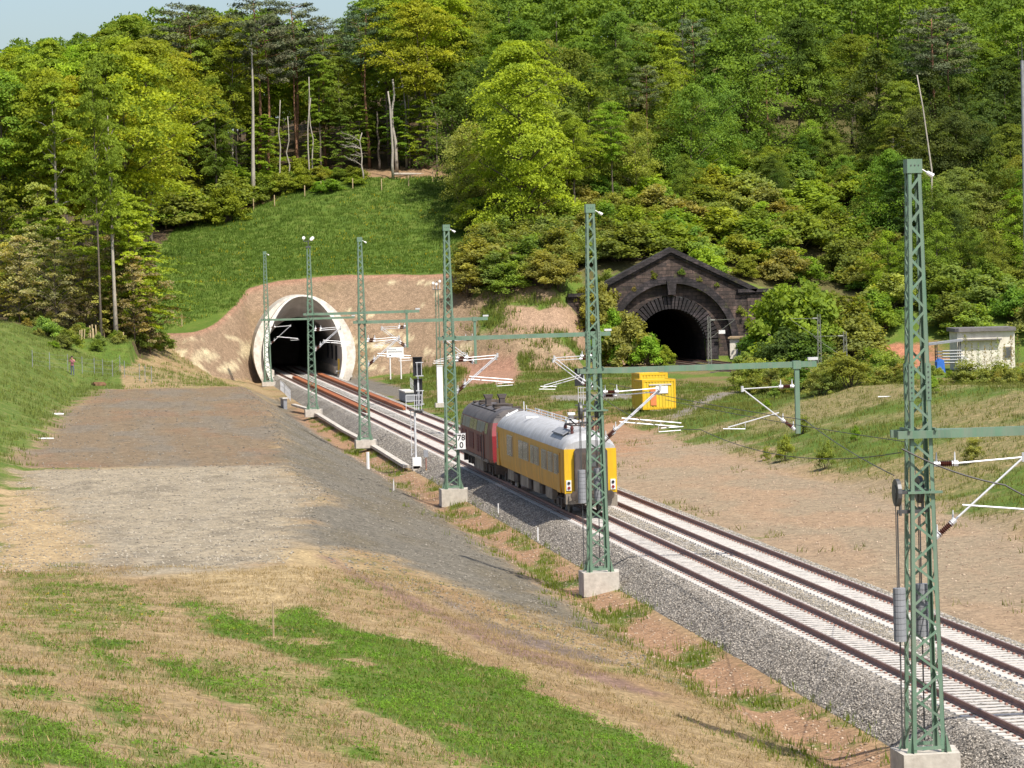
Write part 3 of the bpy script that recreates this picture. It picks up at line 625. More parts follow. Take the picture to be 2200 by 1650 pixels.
# kilometre plate
def text_mesh(s, size, m, parent, loc, rot, name='lettering', bold=0.0):
    cu = bpy.data.curves.new('lettering', 'FONT'); cu.body = s; cu.size = size; cu.align_x = 'CENTER'; cu.align_y = 'CENTER'; cu.extrude = .004; cu.offset = bold
    o = bpy.data.objects.new('tmp', cu); COL.objects.link(o); dg = bpy.context.evaluated_depsgraph_get(); me = bpy.data.meshes.new_from_object(o.evaluated_get(dg)); bpy.data.objects.remove(o)
    me.name = name; me.materials.clear(); me.materials.append(m); o = link(name, me, parent); o.location = loc; o.rotation_euler = rot; return o
kp = thing('kilometre_plate', 'white kilometre plate reading 78 over 0 on a green mast', 'sign', tuple(np.array(at_y(991, 948, 187.6))), .12)
g = MB(); g.box((0, 0, 0), (.50, .03, .90)); g.box((0, 0, .455), (.53, .045, .03), 1); g.box((0, 0, -.455), (.53, .045, .03), 1); g.bar((-.45, .03, .44), (.2, .03, .44), .05, .05, m=1); g.bar((-.45, .03, -.44), (.2, .03, -.44), .05, .05, m=1)
g.build('plate', [MT['white'], MT['alu']], kp)
text_mesh('78', .47, MT['black'], kp, (0, -.02, .2), (PI/2, 0, 0), bold=.008); text_mesh('0', .47, MT['black'], kp, (0, -.02, -.23), (PI/2, 0, 0), bold=.008)
# wires from the wheels
def wire(label, pts, r=.012, sag=0.0, n=14, name='overhead_wire', group=None):
    out = []
    for a, b in zip(pts[:-1], pts[1:]):
        for i in range(n):
            t = i/n; p = np.array(a)*(1-t)+np.array(b)*t; p[2] -= sag*4*t*(1-t); out.append(p)
    out.append(np.array(pts[-1])); return tag(MB().tube(out, r, 5).build(name, MT['wire']), label, 'wire', group)
wire('thin dark tension wire running from the upper wheel of the nearest mast', [(20.73, 82.1, 6.9), (25.1, 112, 6.9), (26.0, 160, 6.6)], .014, .1)
wire('thin dark tension wire running from the rear wheel of the nearest mast', [(21.6, 83, 6.5), (28.4, 110, 6.1), (28.8, 160, 5.7)], .014, .1)
wire('thick grey feeder cable slung between the nearest mast and the arm beyond the frame', [(20.9, 81.9, 7.6), (23.5, 81.5, 6.6), (25.2, 80.5, 5.9)], .022, .12)
wire('grey cable slung leftwards from the nearest mast towards the earth bank', [(20.9, 82, 7.5), (20.6, 108, 6.9), (21.0, 134, 7.4)], .012, .5)

# ---------------------------------------------------------------- light signals
def ladder(g, x, y, z0, z1, w=.32, m=0):
    for s in (-1, 1): g.bar((x+s*w/2, y, z0), (x+s*w/2, y, z1), .04, .04, m=m)
    for k in range(int((z1-z0)/.3)): g.bar((x-w/2, y, z0+.15+k*.3), (x+w/2, y, z0+.15+k*.3), .03, .03, m=m)
p = at_z(895, 1012, -1.05)
sg = thing('light_signal', 'tall railway light signal with two black boards above a white cabinet, left of the track', 'signal', (p[0], p[1], -1.05))
s_ = p[1]/FPX
def zpx(py, Y, hor): return CAMH-(py-hor)/FPX*Y
hor = proj([(p[0], p[1], CAMH)])[0, 1]; Z = lambda py: zpx(py, p[1], hor)+1.05
g = MB(); g.box((0, 0, .1), (.5, .5, .5)); g.build('footing', MT['concrete'], sg)
g = MB(); g.tube([(-.02, 0, .3), (-.02, 0, Z(884))], .075, 10); g.build('pole', MT['alu'], sg)
g = MB(); ladder(g, -.13, .16, 1.0, Z(884), .3); g.build('ladder', MT['alu'], sg)
g = MB(); g.box((.02, -.02, 0), (.60, .42, .80)); g.box((.02, -.24, 0), (.52, .02, .7)); o = g.build('cabinet', MT['white'], sg); o.location.z = Z(998)
g = MB()
for k in range(5): g.box((-.31, -.1, -.3+k*.15), (.05, .1, .05))
o2 = g.build('cabinet_rib', MT['steel'], o)
g = MB(); g.box((.1, .05, Z(883)), (.95, .7, .06)); g.box((.25, .05, Z(887)), (.5, .5, .1)); g.build('platform', MT['steel'], sg)
g = MB()
for x_ in (-.62, -.05, .08, .42):
    g.bar((x_, -.3, Z(882)), (x_, -.3, Z(848 if x_ > -.5 else 850)), .035, .035)
for z_ in (850, 862, 872): g.bar((-.62, -.3, Z(z_)), (.42, -.3, Z(z_)), .03, .03)
g.build('railing', MT['alu'], sg)
for (a, b) in ((768, 809), (815, 875)):
    g = MB(); zt_, zb_ = Z(a), Z(b); w = .62 if a < 800 else .58
    g.box((.26, .1, (zt_+zb_)/2), (w, .12, zt_-zb_)); g.box((.26, -.02, zt_-.02), (w+.03, .34, .05)); g.build('signal_board', MT['black'], sg)
g = MB(); zc = Z(775)
for x_ in (.20, .50): g.bar((x_, -.12, Z(779)), (x_, -.12, Z(809)), .035, .035)
for q in (780, 809, 841, 870): g.bar((.1, -.12, Z(q)), (.62, -.12, Z(q)), .05, .05)
for x_ in (.30, .52): g.bar((x_, -.12, Z(841)), (x_, -.12, Z(872)), .035, .035)
g.bar((.26, .0, Z(884)), (.26, .0, Z(809)), .11, .11); g.build('board_frame', MT['alu'], sg)
# lineside marker and yellow box
q = at_z(916, 1015, -.95); tp = thing('trackside_post', 'thin brown post with a small pale grey box on top beside the signal', 'post', (q[0], q[1], -1.1))
MB().tube([(0, 0, 0), (0, 0, 1.1)], .05, 8).build('post', MT['rail'], tp); MB().box((0, 0, 1.4), (.30, .2, .44)).build('junction_box', MT['weight'], tp)
q = at_z(921, 1012, -.85); yb = thing('yellow_box', 'small bright yellow box on the ballast beside the signal foot', 'box', (q[0], q[1], -.98))
MB().box((0, 0, .10), (.36, .24, .20)).build('casing', MT['yellow_end'], yb); MB().box((0, 0, .215), (.39, .27, .03)).build('lid', MT['yellow_end'], yb)
for i, (x_, a_) in enumerate(((784, 0), (800, 1))):
    c0 = at_z(878+i*14, 938+i*8, -.35); c1 = at_z(845+i*6, 962+i*8, -.95)
    wire(('upper' if i == 0 else 'lower')+' dark cable lying across the ballast towards the signal', [c0, (c0+c1)/2+np.array((.1, .3, .12)), c1], .03, 0, 6, 'ground_cable')
# far light signal behind the coach
p = np.array((32.3, 211.0, -.55)); hor = proj([(p[0], p[1], CAMH)])[0, 1]; Z = lambda py: zpx(py, p[1], hor)+.55
sg2 = thing('light_signal', 'light signal with one black board, half hidden behind a mast and the coach roof', 'signal', tuple(p))
MB().tube([(.35, 0, 0), (.35, 0, Z(880))], .08, 10).build('pole', MT['alu'], sg2)
g = MB(); ladder(g, .12, 0, .3, Z(880), .3); g.build('ladder', MT['alu'], sg2)
g = MB(); g.box((0, .1, (Z(795)+Z(832))/2), (.60, .14, Z(795)-Z(832))); g.box((0, -.05, Z(795)), (.64, .4, .05)); g.build('signal_board', MT['black'], sg2)
g = MB(); g.box((.15, 0, Z(874)), (.9, .6, .06)); g.build('platform', MT['steel'], sg2)
g = MB()
for x_ in (-.12, .05, .2, .4, .52): g.bar((x_, -.1, Z(874)), (x_, -.1, Z(834)), .03, .03)
for z_ in (836, 846, 858): g.bar((-.12, -.1, Z(z_)), (.52, -.1, Z(z_)), .03, .03)
g.build('railing', MT['alu'], sg2)
# slim radio mast on a white steel foot
p = at_z(945, 873, -.1); hor = proj([(p[0], p[1], CAMH)])[0, 1]; Z = lambda py: zpx(py, p[1], hor)+.1
rm = thing('radio_mast', 'slim green radio mast with cameras on top and tall white cabinet at its foot', 'mast', (p[0], p[1], -.1))
MB().box((0, 0, .12), (.85, .85, .4)).build('footing', MT['concrete'], rm)
g = MB(); g.box((.05, 0, (Z(868)+Z(788))/2), (.52, .5, Z(788)-Z(868))); g.box((.05, 0, Z(787)), (.58, .56, .06)); g.build('cabinet', MT['white'], rm)
g = MB(); zt_, zb_ = Z(622), Z(788)
for (sx, sy) in ((-1, -1), (1, -1), (1, 1), (-1, 1)): g.bar((sx*.17, sy*.17, zb_), (sx*.12, sy*.12, zt_), .04, .04)
n = 22
for k in range(n):
    z0_, z1_ = zb_+(zt_-zb_)*k/n, zb_+(zt_-zb_)*(k+1)/n; s = 1 if k % 2 else -1
    g.bar((-s*.15, -.15, z0_), (s*.15, -.15, z1_), .025, .02); g.bar((-.15, s*.15, z0_), (-.15, -s*.15, z1_), .025, .02)
g.build('lattice', MT['mast'], rm)
g = MB(); g.box((0, 0, zt_), (.8, .3, .06)); g.tube([(0, 0, zt_), (0, 0, zt_+.75)], .04, 6); g.build('head_frame', MT['steel'], rm)
for q in ((.28, 0, zt_+.75), (-.05, -.1, zt_+.5), (-.33, 0, zt_+.6)):
    g = MB(); g.tube([np.array(q)+(0, .1, 0), np.array(q)-(0, .16, 0)], [.09, .13], 8); g.tube([(q[0], q[1], zt_), q], .025, 5); g.build('camera', MT['white'], rm)
# tunnel name board
p = at_z(837, 815, -.05); p2 = at_z(860.5, 808, 0); hor = proj([(p[0], p[1], CAMH)])[0, 1]; Z = lambda py: zpx(py, p[1], hor)+.05
sb = thing('name_board', 'white tunnel name board on two white posts at the right of the tunnel mouth', 'sign', (p[0], p[1], -.05))
for x_ in (.12, 1.35): MB().tube([(x_, .06, 0), (x_, .06, Z(760))], .075, 8).build('post', MT['white'], sb)
bw, bh = 1.95, Z(747)-Z(768.5); bc = (.72, 0, (Z(747)+Z(768.5))/2)
g = MB(); g.box(bc, (bw, .05, bh)); g.build('board', MT['white'], sb)
g = MB(); rng = random.Random(4); fy = -.032
for row, (x0, x1, zc, h) in enumerate(((-.80, .05, .33, .14), (-.84, .80, .06, .17), (.28, .62, -.32, .12))):
    x_ = x0
    while x_ < x1:   # blurred letters that cannot be read
        w = rng.uniform(.05, .08); g.box((bc[0]+x_+w/2, fy, bc[2]+zc), (w*.45, .008, h)); g.box((bc[0]+x_+w*.62, fy, bc[2]+zc+rng.choice((-1, 0, 1))*h*.38), (w*.7, .008, h*.24)); x_ += w*1.45
g.add([(bc[0]-.72, fy, bc[2]-.42), (bc[0]-.46, fy, bc[2]-.42), (bc[0]-.59, fy, bc[2]-.18)], [(0, 1, 2)]); g.build('lettering', MT['black'], sb)

# ---------------------------------------------------------------- the train
def loft(secs, closed=False):
    """secs: list of (y, [(x,z)...]) joined to a skin"""
    g = MB(); n = len(secs[0][1]); vs = [(p[0], y, p[1]) for y, pr in secs for p in pr]
    fs = [(i*n+j, i*n+j+1, (i+1)*n+j+1, (i+1)*n+j) for i in range(len(secs)-1) for j in range(n-1)]
    return g.add(vs, fs)
def mirror(half): return [(-x, z) for x, z in half]+[(x, z) for x, z in reversed(half) if x > 1e-6]
CL = 26.4; CY = 161.0
SIDE = [(1.36, 1.12), (1.42, 1.55), (1.425, 2.3), (1.42, 3.0), (1.405, 3.32)]
ROOF = [(1.405, 3.32), (1.31, 3.58), (1.10, 3.84), (.80, 4.04), (.42, 4.17), (0, 4.22)]
coach = thing('rail_coach', 'yellow inspection coach with silver roof at the rear of the train', 'rail coach', (XL, CY, 0))
def sc(pr, k, dz=0): return [(x*k, 3.32+(z-3.32)*dz if dz and z > 3.32 else z) for x, z in pr]
ys_c = [(0, .93), (.06, .95), (.35, .985), (.9, 1), (CL-.9, 1), (CL-.35, .985), (CL-.06, .95), (CL, .93)]
g = MB()
for s in (-1, 1):
    h = loft([(y, [(s*x*k, z) for x, z in SIDE]) for y, k in ys_c]); g.add(h.v, [f if s > 0 else f[::-1] for f in h.f])
g.box((0, CL/2, 1.2), (2.7, CL-1.0, .1))
body = g.build('body', MT['yellow'], coach, smooth=False)
rz_ = [(0, .93, .50), (.25, .955, .74), (.8, .985, .93), (1.8, 1, 1), (CL-1.8, 1, 1), (CL-.8, .985, .93), (CL-.25, .955, .74), (CL, .93, .50)]
roof = loft([(y, sc(mirror(ROOF), k, d)) for y, k, d in rz_])
n_ = len(mirror(ROOF))
roof.add([(p[0], 0, p[1]) for p in sc(mirror(ROOF), .93, .5)], [tuple(range(n_))]); roof.add([(p[0], CL, p[1]) for p in sc(mirror(ROOF), .93, .5)], [tuple(range(n_))])
roof = roof.build('roof', MT['roof'], coach, smooth=True)
# rear end
ep = sc(SIDE, .93); prof = [(-x, z) for x, z in ep]+[(x, z) for x, z in reversed(ep)]
for y, nm in ((0.0, 'end_wall'), (CL, 'end_wall')):
    MB().prism(prof, 'y', y-.01 if y == 0 else y-.04, y+.04 if y == 0 else y+.01).build(nm, MT['yellow_end'], coach)
for s in (-1, 1):   # corner posts, in the sunlit yellow of the end
    MB().prism([(s*1.325, 1.10), (s*.80, 1.10), (s*.80, 3.33), (s*1.315, 3.33)], 'y', -.05, .0).build('corner_post', MT['yellow_end'], coach)
g = MB(); g.prism([(-.78, .95), (.78, .95), (.78, 3.18), (.68, 3.30), (-.68, 3.30), (-.78, 3.18)], 'y', -.36, -.01)
for k in range(3): g.prism([(-.83, .95), (.83, .95), (.83, 3.22), (.71, 3.36), (-.71, 3.36), (-.83, 3.22)], 'y', -.34+k*.12, -.29+k*.12)
gw = g.build('gangway', MT['rubber'], coach)
g = MB(); g.box((0, -.375, 2.1), (.95, .03, 2.1)); g.box((0, -.40, 2.75), (.5, .03, .6), 1); g.build('gangway_door', [MT['under'], MT['glass']], gw)
g = MB(); g.box((0, .15, .85), (2.55, .4, .55)); g.box((.98, -.18, .72), (.62, .28, .55)); g.box((-.98, -.1, .80), (.3, .2, .45)); g.build('end_beam', MT['skirt'], coach)
for s in (-1, 1):
    g = MB(); g.tube([(s*.88, .1, 1.02), (s*.88, -.5, 1.02)], .07, 10); g.tube([(s*.88, -.5, 1.02), (s*.88, -.57, 1.02)], .23, 16); g.build('buffer', MT['under'], coach)
    g = MB(); g.box((s*1.12, -.075, 1.52), (.25, .05, .52)); t_ = g.build('tail_lamp', MT['white'], coach)
    for q, mm in ((1.64, 'black'), (1.40, 'loco_red')): MB().tube([(s*1.12, -.10, q), (s*1.12, -.135, q)], .075, 12).build('lens', MT[mm], t_)
# windows on the side that the camera sees, and mirrored on the other
def sideY(px, py): return float(at_x(px, py, XL-1.42)[1])-CY
def side_window(y0, y1, z0, z1, name='window', m=None, s=-1):
    c = ((1.455)*s, (y0+y1)/2, (z0+z1)/2)
    g = MB(); g.box(c, (.07, abs(y1-y0), z1-z0)); o = g.build(name, m or MT['frame'], coach)
    g = MB(); c2 = (1.478*s, c[1], c[2]); g.box(c2, (.04, abs(y1-y0)-.10, z1-z0-.10)); g.build('pane', MT['glass'], o); return o
WIN = [((1117, 1003), (1126, 1003), 2.05, 3.02), ((1127, 1006), (1137, 1006), 2.05, 3.02), ((1142.5, 1012), (1149, 1012), 2.05, 3.0), ((1151, 1015), (1159, 1015), 2.05, 3.0), ((1166, 1022), (1176, 1022), 2.0, 3.0),
       ((1180, 1028), (1189, 1028), 2.0, 3.0), ((1193, 1034), (1200, 1034), 2.0, 3.0)]
wy = [(sideY(*a), sideY(*b), z0, z1) for a, b, z0, z1 in WIN]
wy += [(sideY(1092, 985), sideY(1102, 985), 1.95, 3.08)]
for s in (-1, 1):
    for a, b, z0, z1 in wy: side_window(max(a, b), min(a, b), z0, z1, s=s)
    for (a, b) in ((.75, 1.75), (CL-1.75, CL-.75)):
        y0, y1 = a, b; d = MB(); d.box((1.425*s, (y0+y1)/2, 2.12), (.06, y1-y0, 2.0)); o = d.build('door', MT['yellow'], coach)
        d = MB(); d.box((1.445*s, (y0+y1)/2, 2.55), (.05, (y1-y0)*.55, .9)); d.build('pane', MT['glass'], o)
    g = MB()
    for k, (a, b, mm) in enumerate(((4.2, 6.6, 0), (7.4, 8.2, 1), (8.9, 11.2, 0), (11.6, 12.6, 1), (13.2, 16.4, 0), (17.0, 18.6, 1), (19.2, 21.6, 0))):
        g.box((1.2*s, (a+b)/2, .82), (.3 if mm == 0 else .42, b-a, .56 if mm == 0 else .42), mm)
    g.build('skirt', [MT['skirt'], MT['under']], coach)
def bogie(parent, yc, wb=2.5, r=.46, m=None):
    g = MB()
    for s in (-1, 1):
        g.box((s*1.02, yc, .62), (.16, wb+1.1, .26)); g.box((s*1.08, yc, .5), (.2, .9, .35))
        for q in (-1, 1): g.box((s*1.08, yc+q*wb/2, .5), (.2, .42, .42))
    g.box((0, yc, .7), (2.0, .7, .25)); o = g.build('bogie', m or MT['under'], parent)
    for q in (-1, 1):
        for s in (-1, 1):
            w = MB(); w.tube([(s*.69, yc+q*wb/2, r), (s*.82, yc+q*wb/2, r)], r, 20); w.tube([(s*.66, yc+q*wb/2, r), (s*.70, yc+q*wb/2, r)], r+.03, 20); w.tube([(0, yc+q*wb/2, r), (s*.7, yc+q*wb/2, r)], .09, 8); w.build('wheel', MT['steel'], o)
bogie(coach, 3.5); bogie(coach, CL-3.5)
g = MB(); g.box((0, CL/2, .9), (1.6, 14, .5)); g.build('underframe', MT['under'], coach)
# roof gear: walkway rail, board, white cabinet and a folded current collector
g = MB()
for q in (.25, .75): g.bar((q, 4.5, 4.32), (q, CL-1.5, 4.32), .05, .05)
for k in range(9):
    y = 4.5+k*(CL-6)/8; g.bar((.25, y, 4.12), (.25, y, 4.52 if k % 2 == 0 else 4.36), .04, .04); g.bar((.75, y, 4.08), (.75, y, 4.36), .04, .04)
g.bar((.1, CL-1.5, 4.1), (.1, CL-1.5, 4.75), .05, .05); g.build('roof_rail', MT['alu'], coach)
g = MB(); g.box((-.55, 12.9+4, 4.2), (.7, .16, .1)); g.box((-.86, CL-1.9, 4.0), (.06, .06, .3)); g.bar((-1.05, CL-2.2, 3.98), (-.35, CL-2.2, 4.3), .07, .1); g.build('roof_step', MT['white'], coach)
g = MB(); g.prism([(-1.12, 3.94), (-.72, 4.16), (-.72, 4.22), (-1.12, 4.0)], 'y', 1.6, 5.4); g.build('roof_board', MT['weight'], coach)
g = MB(); g.box((-.1, 5.3, 4.36), (.55, .7, .32)); g.tube([(-.15, 5.0, 4.4), (-.15, 5.0, 4.85)], .14, 8); g.box((-.15, 5.0, 4.88), (.36, .36, .12)); g.build('roof_cabinet', MT['white'], coach)
g = MB()
for (a, b) in (((-.7, 1.2), (-.7, 3.4)), ((.7, 1.2), (.7, 3.4)), ((-.7, 1.2), (.7, 1.2)), ((-.7, 3.4), (.7, 3.4))): g.bar((a[0], a[1], 4.45), (b[0], b[1], 4.45), .08, .08)
for sx in (-.45, .45):
    g.bar((sx, 1.3, 4.48), (sx, 3.6, 4.66), .05, .05); g.bar((sx, 3.6, 4.66), (sx*.9, 1.4, 4.80), .05, .05)
g.bar((-.8, 1.45, 4.86), (.8, 1.45, 4.86), .1, .06); g.bar((-.8, 1.75, 4.86), (.8, 1.75, 4.86), .1, .06); pg = g.build('current_collector', MT['rubber'], coach)
g = MB()
for sx in (-.7, .7):
    for y in (1.2, 3.4): g.tube([(sx, y, 4.05), (sx, y, 4.18), (sx, y, 4.3), (sx, y, 4.43)], [.1, .06, .1, .06], 8)
g.build('insulator', MT['insul'], pg)

LL = 15.7; LY = CY+CL+1.7
loco = thing('locomotive', 'red diesel locomotive with sooty grey roof at the front of the train', 'locomotive', (XL, LY, 0))
LS = [(1.46, 1.05), (1.53, 1.25), (1.54, 2.62)]; LU = [(1.54, 2.62), (1.50, 3.0), (1.42, 3.38)]
LR = [(1.42, 3.38), (1.28, 3.66), (1.0, 3.92), (.6, 4.10), (0, 4.16)]
ly = [(0, .90), (.12, .93), (.5, .975), (1.1, 1), (LL-1.1, 1), (LL-.5, .975), (LL-.12, .93), (LL, .90)]
rake = lambda y, z: (z-2.4)*.30 if z > 2.4 else 0      # the cab windows lean back
def lsec(pr, s=1):
    out = []
    for y, k in ly:
        out.append([(s*x*k, y+(rake(y, z) if y < LL/2 else -rake(y, z))*max(0, 1-min(y, LL-y)/1.2), z) for x, z in pr])
    return out
def lskin(pr, name, m, smooth=False, both=True):
    g = MB()
    for s in ((-1, 1) if both else (1,)):
        S = lsec(pr, s); n = len(pr); vs = [p for r_ in S for p in r_]
        fs = [(i*n+j, i*n+j+1, (i+1)*n+j+1, (i+1)*n+j) for i in range(len(S)-1) for j in range(n-1)]
        g.add(vs, fs if s > 0 else [f[::-1] for f in fs])
    return g.build(name, m, loco, smooth)
lb = lskin(LS, 'body', MT['loco']); lskin(LU, 'upper_side', MT['loco'])
g = MB(); S = lsec(LR, 1); T = lsec(LR, -1); rows = [[*reversed(t)][:-0 or None] for t in T]
rows = [list(t)+list(reversed(s))[1:] for t, s in zip(T, S)]
n = len(rows[0]); g.add([p for r_ in rows for p in r_], [(i*n+j, i*n+j+1, (i+1)*n+j+1, (i+1)*n+j) for i in range(len(rows)-1) for j in range(n-1)])
g.build('roof', MT['loco_roof'], loco, smooth=True)
for end in (0, -1):   # cab fronts
    for pr, nm, mm in ((LS+LU[1:], 'cab_front', 'loco_red'), (LR, 'roof_end', 'loco_roof')):
        A = lsec(pr, -1)[end]; B = lsec(pr, 1)[end]; g = MB(); k = len(pr); top = k-1 if nm == 'cab_front' else k-2
        g.add(A+B, [(j, j+1, k+j+1, k+j) for j in range(top)]+([(k-2, k-1, 2*k-2)] if nm == 'roof_end' else [])); oo = g.build(nm, MT[mm], loco)
        if nm == 'cab_front': o = oo
    y = 0 if end == 0 else LL; q = -1 if end == 0 else 1
    g = MB()
    for s in (-1, 1): g.add([(s*.12, y+q*-.14+q*.03, 2.72), (s*1.08, y+q*-.14+q*.03, 2.72), (s*1.02, y-q*.27+q*.03, 3.28), (s*.12, y-q*.27+q*.03, 3.28)], [(0, 1, 2, 3)])
    g.build('windscreen', MT['glass'], o)
    for s in (-1, 1):
        g = MB(); g.tube([(s*.88, y-q*.2, 1.0), (s*.88, y+q*.30, 1.0)], .07, 8); g.tube([(s*.88, y+q*.30, 1.0), (s*.88, y+q*.36, 1.0)], .22, 14); g.build('buffer', MT['under'], loco)
        g = MB(); g.tube([(s*.95, y, 1.55), (s*.95, y+q*.06, 1.55)], .14, 12); g.build('headlight', MT['white'], loco)
    g = MB(); g.box((0, y-q*.15, .75), (2.5, .4, .75)); g.build('pilot', MT['under'], loco)
def ly_of(px, py): return float(at_x(px, py, XL-1.53)[1])-LY
for s in (-1, 1):
    kk = [(1.2, 2.35, MT['glass'], 'cab_window'), (2.7, 4.6, MT['vent'], 'vent'), (4.75, 6.3, MT['vent'], 'vent'), (6.45, 8.0, MT['glass'], 'engine_window'), (8.15, 9.8, MT['glass'], 'engine_window'), (9.95, 12.2, MT['vent'], 'vent'), (12.4, 13.6, MT['vent'], 'vent'), (13.9, 14.7, MT['glass'], 'cab_window')]
    for a, b, mm, nm in kk:
        g = MB(); g.add([(s*1.566, a, 2.70), (s*1.566, b, 2.70), (s*1.452, b, 3.32), (s*1.452, a, 3.32), (s*1.50, a, 2.70), (s*1.50, b, 2.70), (s*1.40, b, 3.32), (s*1.40, a, 3.32)], [(0, 1, 2, 3), (0, 4, 5, 1), (1, 5, 6, 2), (2, 6, 7, 3), (3, 7, 4, 0)]); g.build(nm, mm, loco)
    for a, b, z0, z1 in ((4.3, 5.2, 1.5, 2.45), (5.5, 6.2, 1.45, 2.5), (7.9, 10.3, 1.5, 2.5), (11.6, 12.4, 1.4, 2.5), (13.3, 13.9, 1.4, 2.5)):
        g = MB(); g.box((s*1.545, (a+b)/2, (z0+z1)/2), (.04, b-a, z1-z0))
        for k in range(6): g.box((s*1.57, (a+b)/2, z0+.1+k*(z1-z0-.2)/5), (.03, b-a-.06, .05))
        g.build('louvre', MT['louvre'], loco)
    g = MB(); g.box((s*1.55, 2.95, 1.95), (.05, .66, 1.7)); d = g.build('cab_door', MT['loco'], loco)
    g = MB(); g.tube([(s*1.62, 2.5, 1.1), (s*1.62, 2.5, 2.6)], .025, 6); g.tube([(s*1.62, 3.4, 1.1), (s*1.62, 3.4, 2.6)], .025, 6); g.build('handrail', MT['steel'], d)
    g = MB(); g.box((s*1.5, LL/2, 1.10), (.14, LL-2.2, .16)); g.build('sole_bar', MT['skirt'], loco)
g = MB(); g.box((0, LL/2, .62), (2.5, 4.2, .75)); g.build('fuel_tank', MT['skirt'], loco)
g = MB(); g.box((0, LL/2, .95), (2.2, LL-1.5, .3)); g.build('underframe', MT['under'], loco)
bogie(loco, 3.3, 2.8, .5); bogie(loco, LL-3.3, 2.8, .5)
for x_ in (-.42, .42):
    g = MB(); g.box((x_, 9.2, 4.28), (.3, .7, .4)); g.prism([(x_-.16, 4.45), (x_+.16, 4.45), (x_+.28, 4.72), (x_-.28, 4.72)], 'y', 8.85, 9.55); g.build('exhaust', MT['rubber'], loco)
g = MB()
for y in (5.6, 12.2): g.tube([(0, y, 4.05), (0, y, 4.26)], .62, 18); g.tube([(0, y, 4.26), (0, y, 4.31)], [.5, .3], 18)
for q in (3.4, 7.4, 10.6, 13.6): g.box((.55, q, 4.14), (.5, .5, .08)); g.box((-.6, q+.3, 4.13), (.35, .8, .07))
for x_ in (-.9, .9): g.bar((x_, 2, 3.98), (x_, LL-2, 3.98), .05, .06)
g.build('roof_fan', MT['under'], loco)

# ---------------------------------------------------------------- concrete tunnel mouth
def shoe(w, za, zc=2.7, zb=-.9, n=40, t0=.62):
    out = []
    for i in range(n+1):
        t = -t0+(PI+2*t0)*i/n; c, s = math.cos(t), math.sin(t)
        if s >= 0: out.append((w*c*(1-.16*s*s*abs(c)), zc+(za-zc)*s))
        else: out.append((w*(1-.16*(s/math.sin(-t0))**2)*(1 if c > 0 else -1), zc+(zc-zb)*s/math.sin(t0)))
    return out
tun = thing('tunnel_portal', 'round white concrete tunnel mouth set in the brown slope', 'tunnel portal', (TX, TY, 0))
lean = lambda z, k=.42: max(0, z)*k
def ring3(p0, p1, ya, yb, name, m, kl=.42):
    g = MB(); n = len(p0); vs = []
    for pr, yy in ((p0, ya), (p1, ya), (p1, yb), (p0, yb)): vs += [(x, yy+(lean(z, kl) if yy == ya else max(lean(z, kl)-.0, 0)), z) for x, z in pr]
    fs = []
    for a in range(4):
        b = (a+1) % 4
        fs += [(a*n+i, a*n+i+1, b*n+i+1, b*n+i) for i in range(n-1)]
    fs += [(0, n, 2*n, 3*n), (n-1, 4*n-1, 3*n-1, 2*n-1)]
    g.add(vs, fs); return g.build(name, m, tun)
IN = shoe(4.5, 9.5); MID = [(x*(1.13+.02*0), 9.5+(z-9.5)*1.0+.12*max(0, (z-2.7)/6.8)) for x, z in IN]
OUT0 = [(x*1.145, z+.12*max(0, (z-2.7)/6.8)) for x, z in IN]; OUT1 = [(x*1.38, z+.20*max(0, (z-2.7)/6.8)) for x, z in IN]
ring3(IN, MID, 0, 6, 'front_ring', MT['concrete_white'])
ring3(OUT0, OUT1, .9, 9, 'collar', MT['concrete'])
I2 = shoe(4.35, 6.9); g = MB()
secs = [[(x, .05+lean(z), z) for x, z in IN]]+[[(x1*(1-t)+x2*t, (.05+lean(z1))*(1-t)+11*t, z1*(1-t)+z2*t) for (x1, z1), (x2, z2) in zip(IN, I2)] for t in (.33, .66, 1)]+[[(x, yy, z) for x, z in I2] for yy in (30, 75)]
n = len(IN); g.add([p for s_ in secs for p in s_], [(i*n+j, i*n+j+1, (i+1)*n+j+1, (i+1)*n+j) for i in range(len(secs)-1) for j in range(n-1)])
k = len(g.v); g.add([(x, 75, z) for x, z in I2], [tuple(range(n))]); g.build('lining', MT['lining'], tun)
g = MB(); g.box((0, 35, -.78), (9, 80, .3)); g.build('invert_slab', MT['concrete'], tun)
g = MB(); g.bar((3.95, 3, .4), (4.05, 40, .4), .5, .9); g.bar((-3.95, 3, .2), (-4.05, 40, .2), .5, .8)
for q in (8, 14, 21): g.box((4.28, q, 2.4), (.12, 1.6, 1.8), 1)
g.build('walkway', [MT['concrete'], MT['black']], tun)
bc = thing('tarpaulin_stack', 'pale canvas bundle beside a yellow barrier at the right foot of the tunnel mouth', 'bundle', (32.1, 396.3, -.5))
MB().prism([(-.55, 0), (.55, 0), (.45, 1.8), (.15, 2.1), (-.25, 1.9)], 'y', 0, 1.2).build('cover', MT['concrete_white'], bc)
bc = thing('barrier_board', 'upright yellow barrier board leaning beside the tunnel lining', 'barrier', (31.0, 396.0, -.6))
g = MB(); g.bar((0, 0, 0), (.05, .3, 2.4), .25, .06); g.build('board', MT['yellow_end'], bc); MB().bar((-.3, .1, .9), (.3, .1, .9), .06, .12).build('rail', MT['white'], bc)
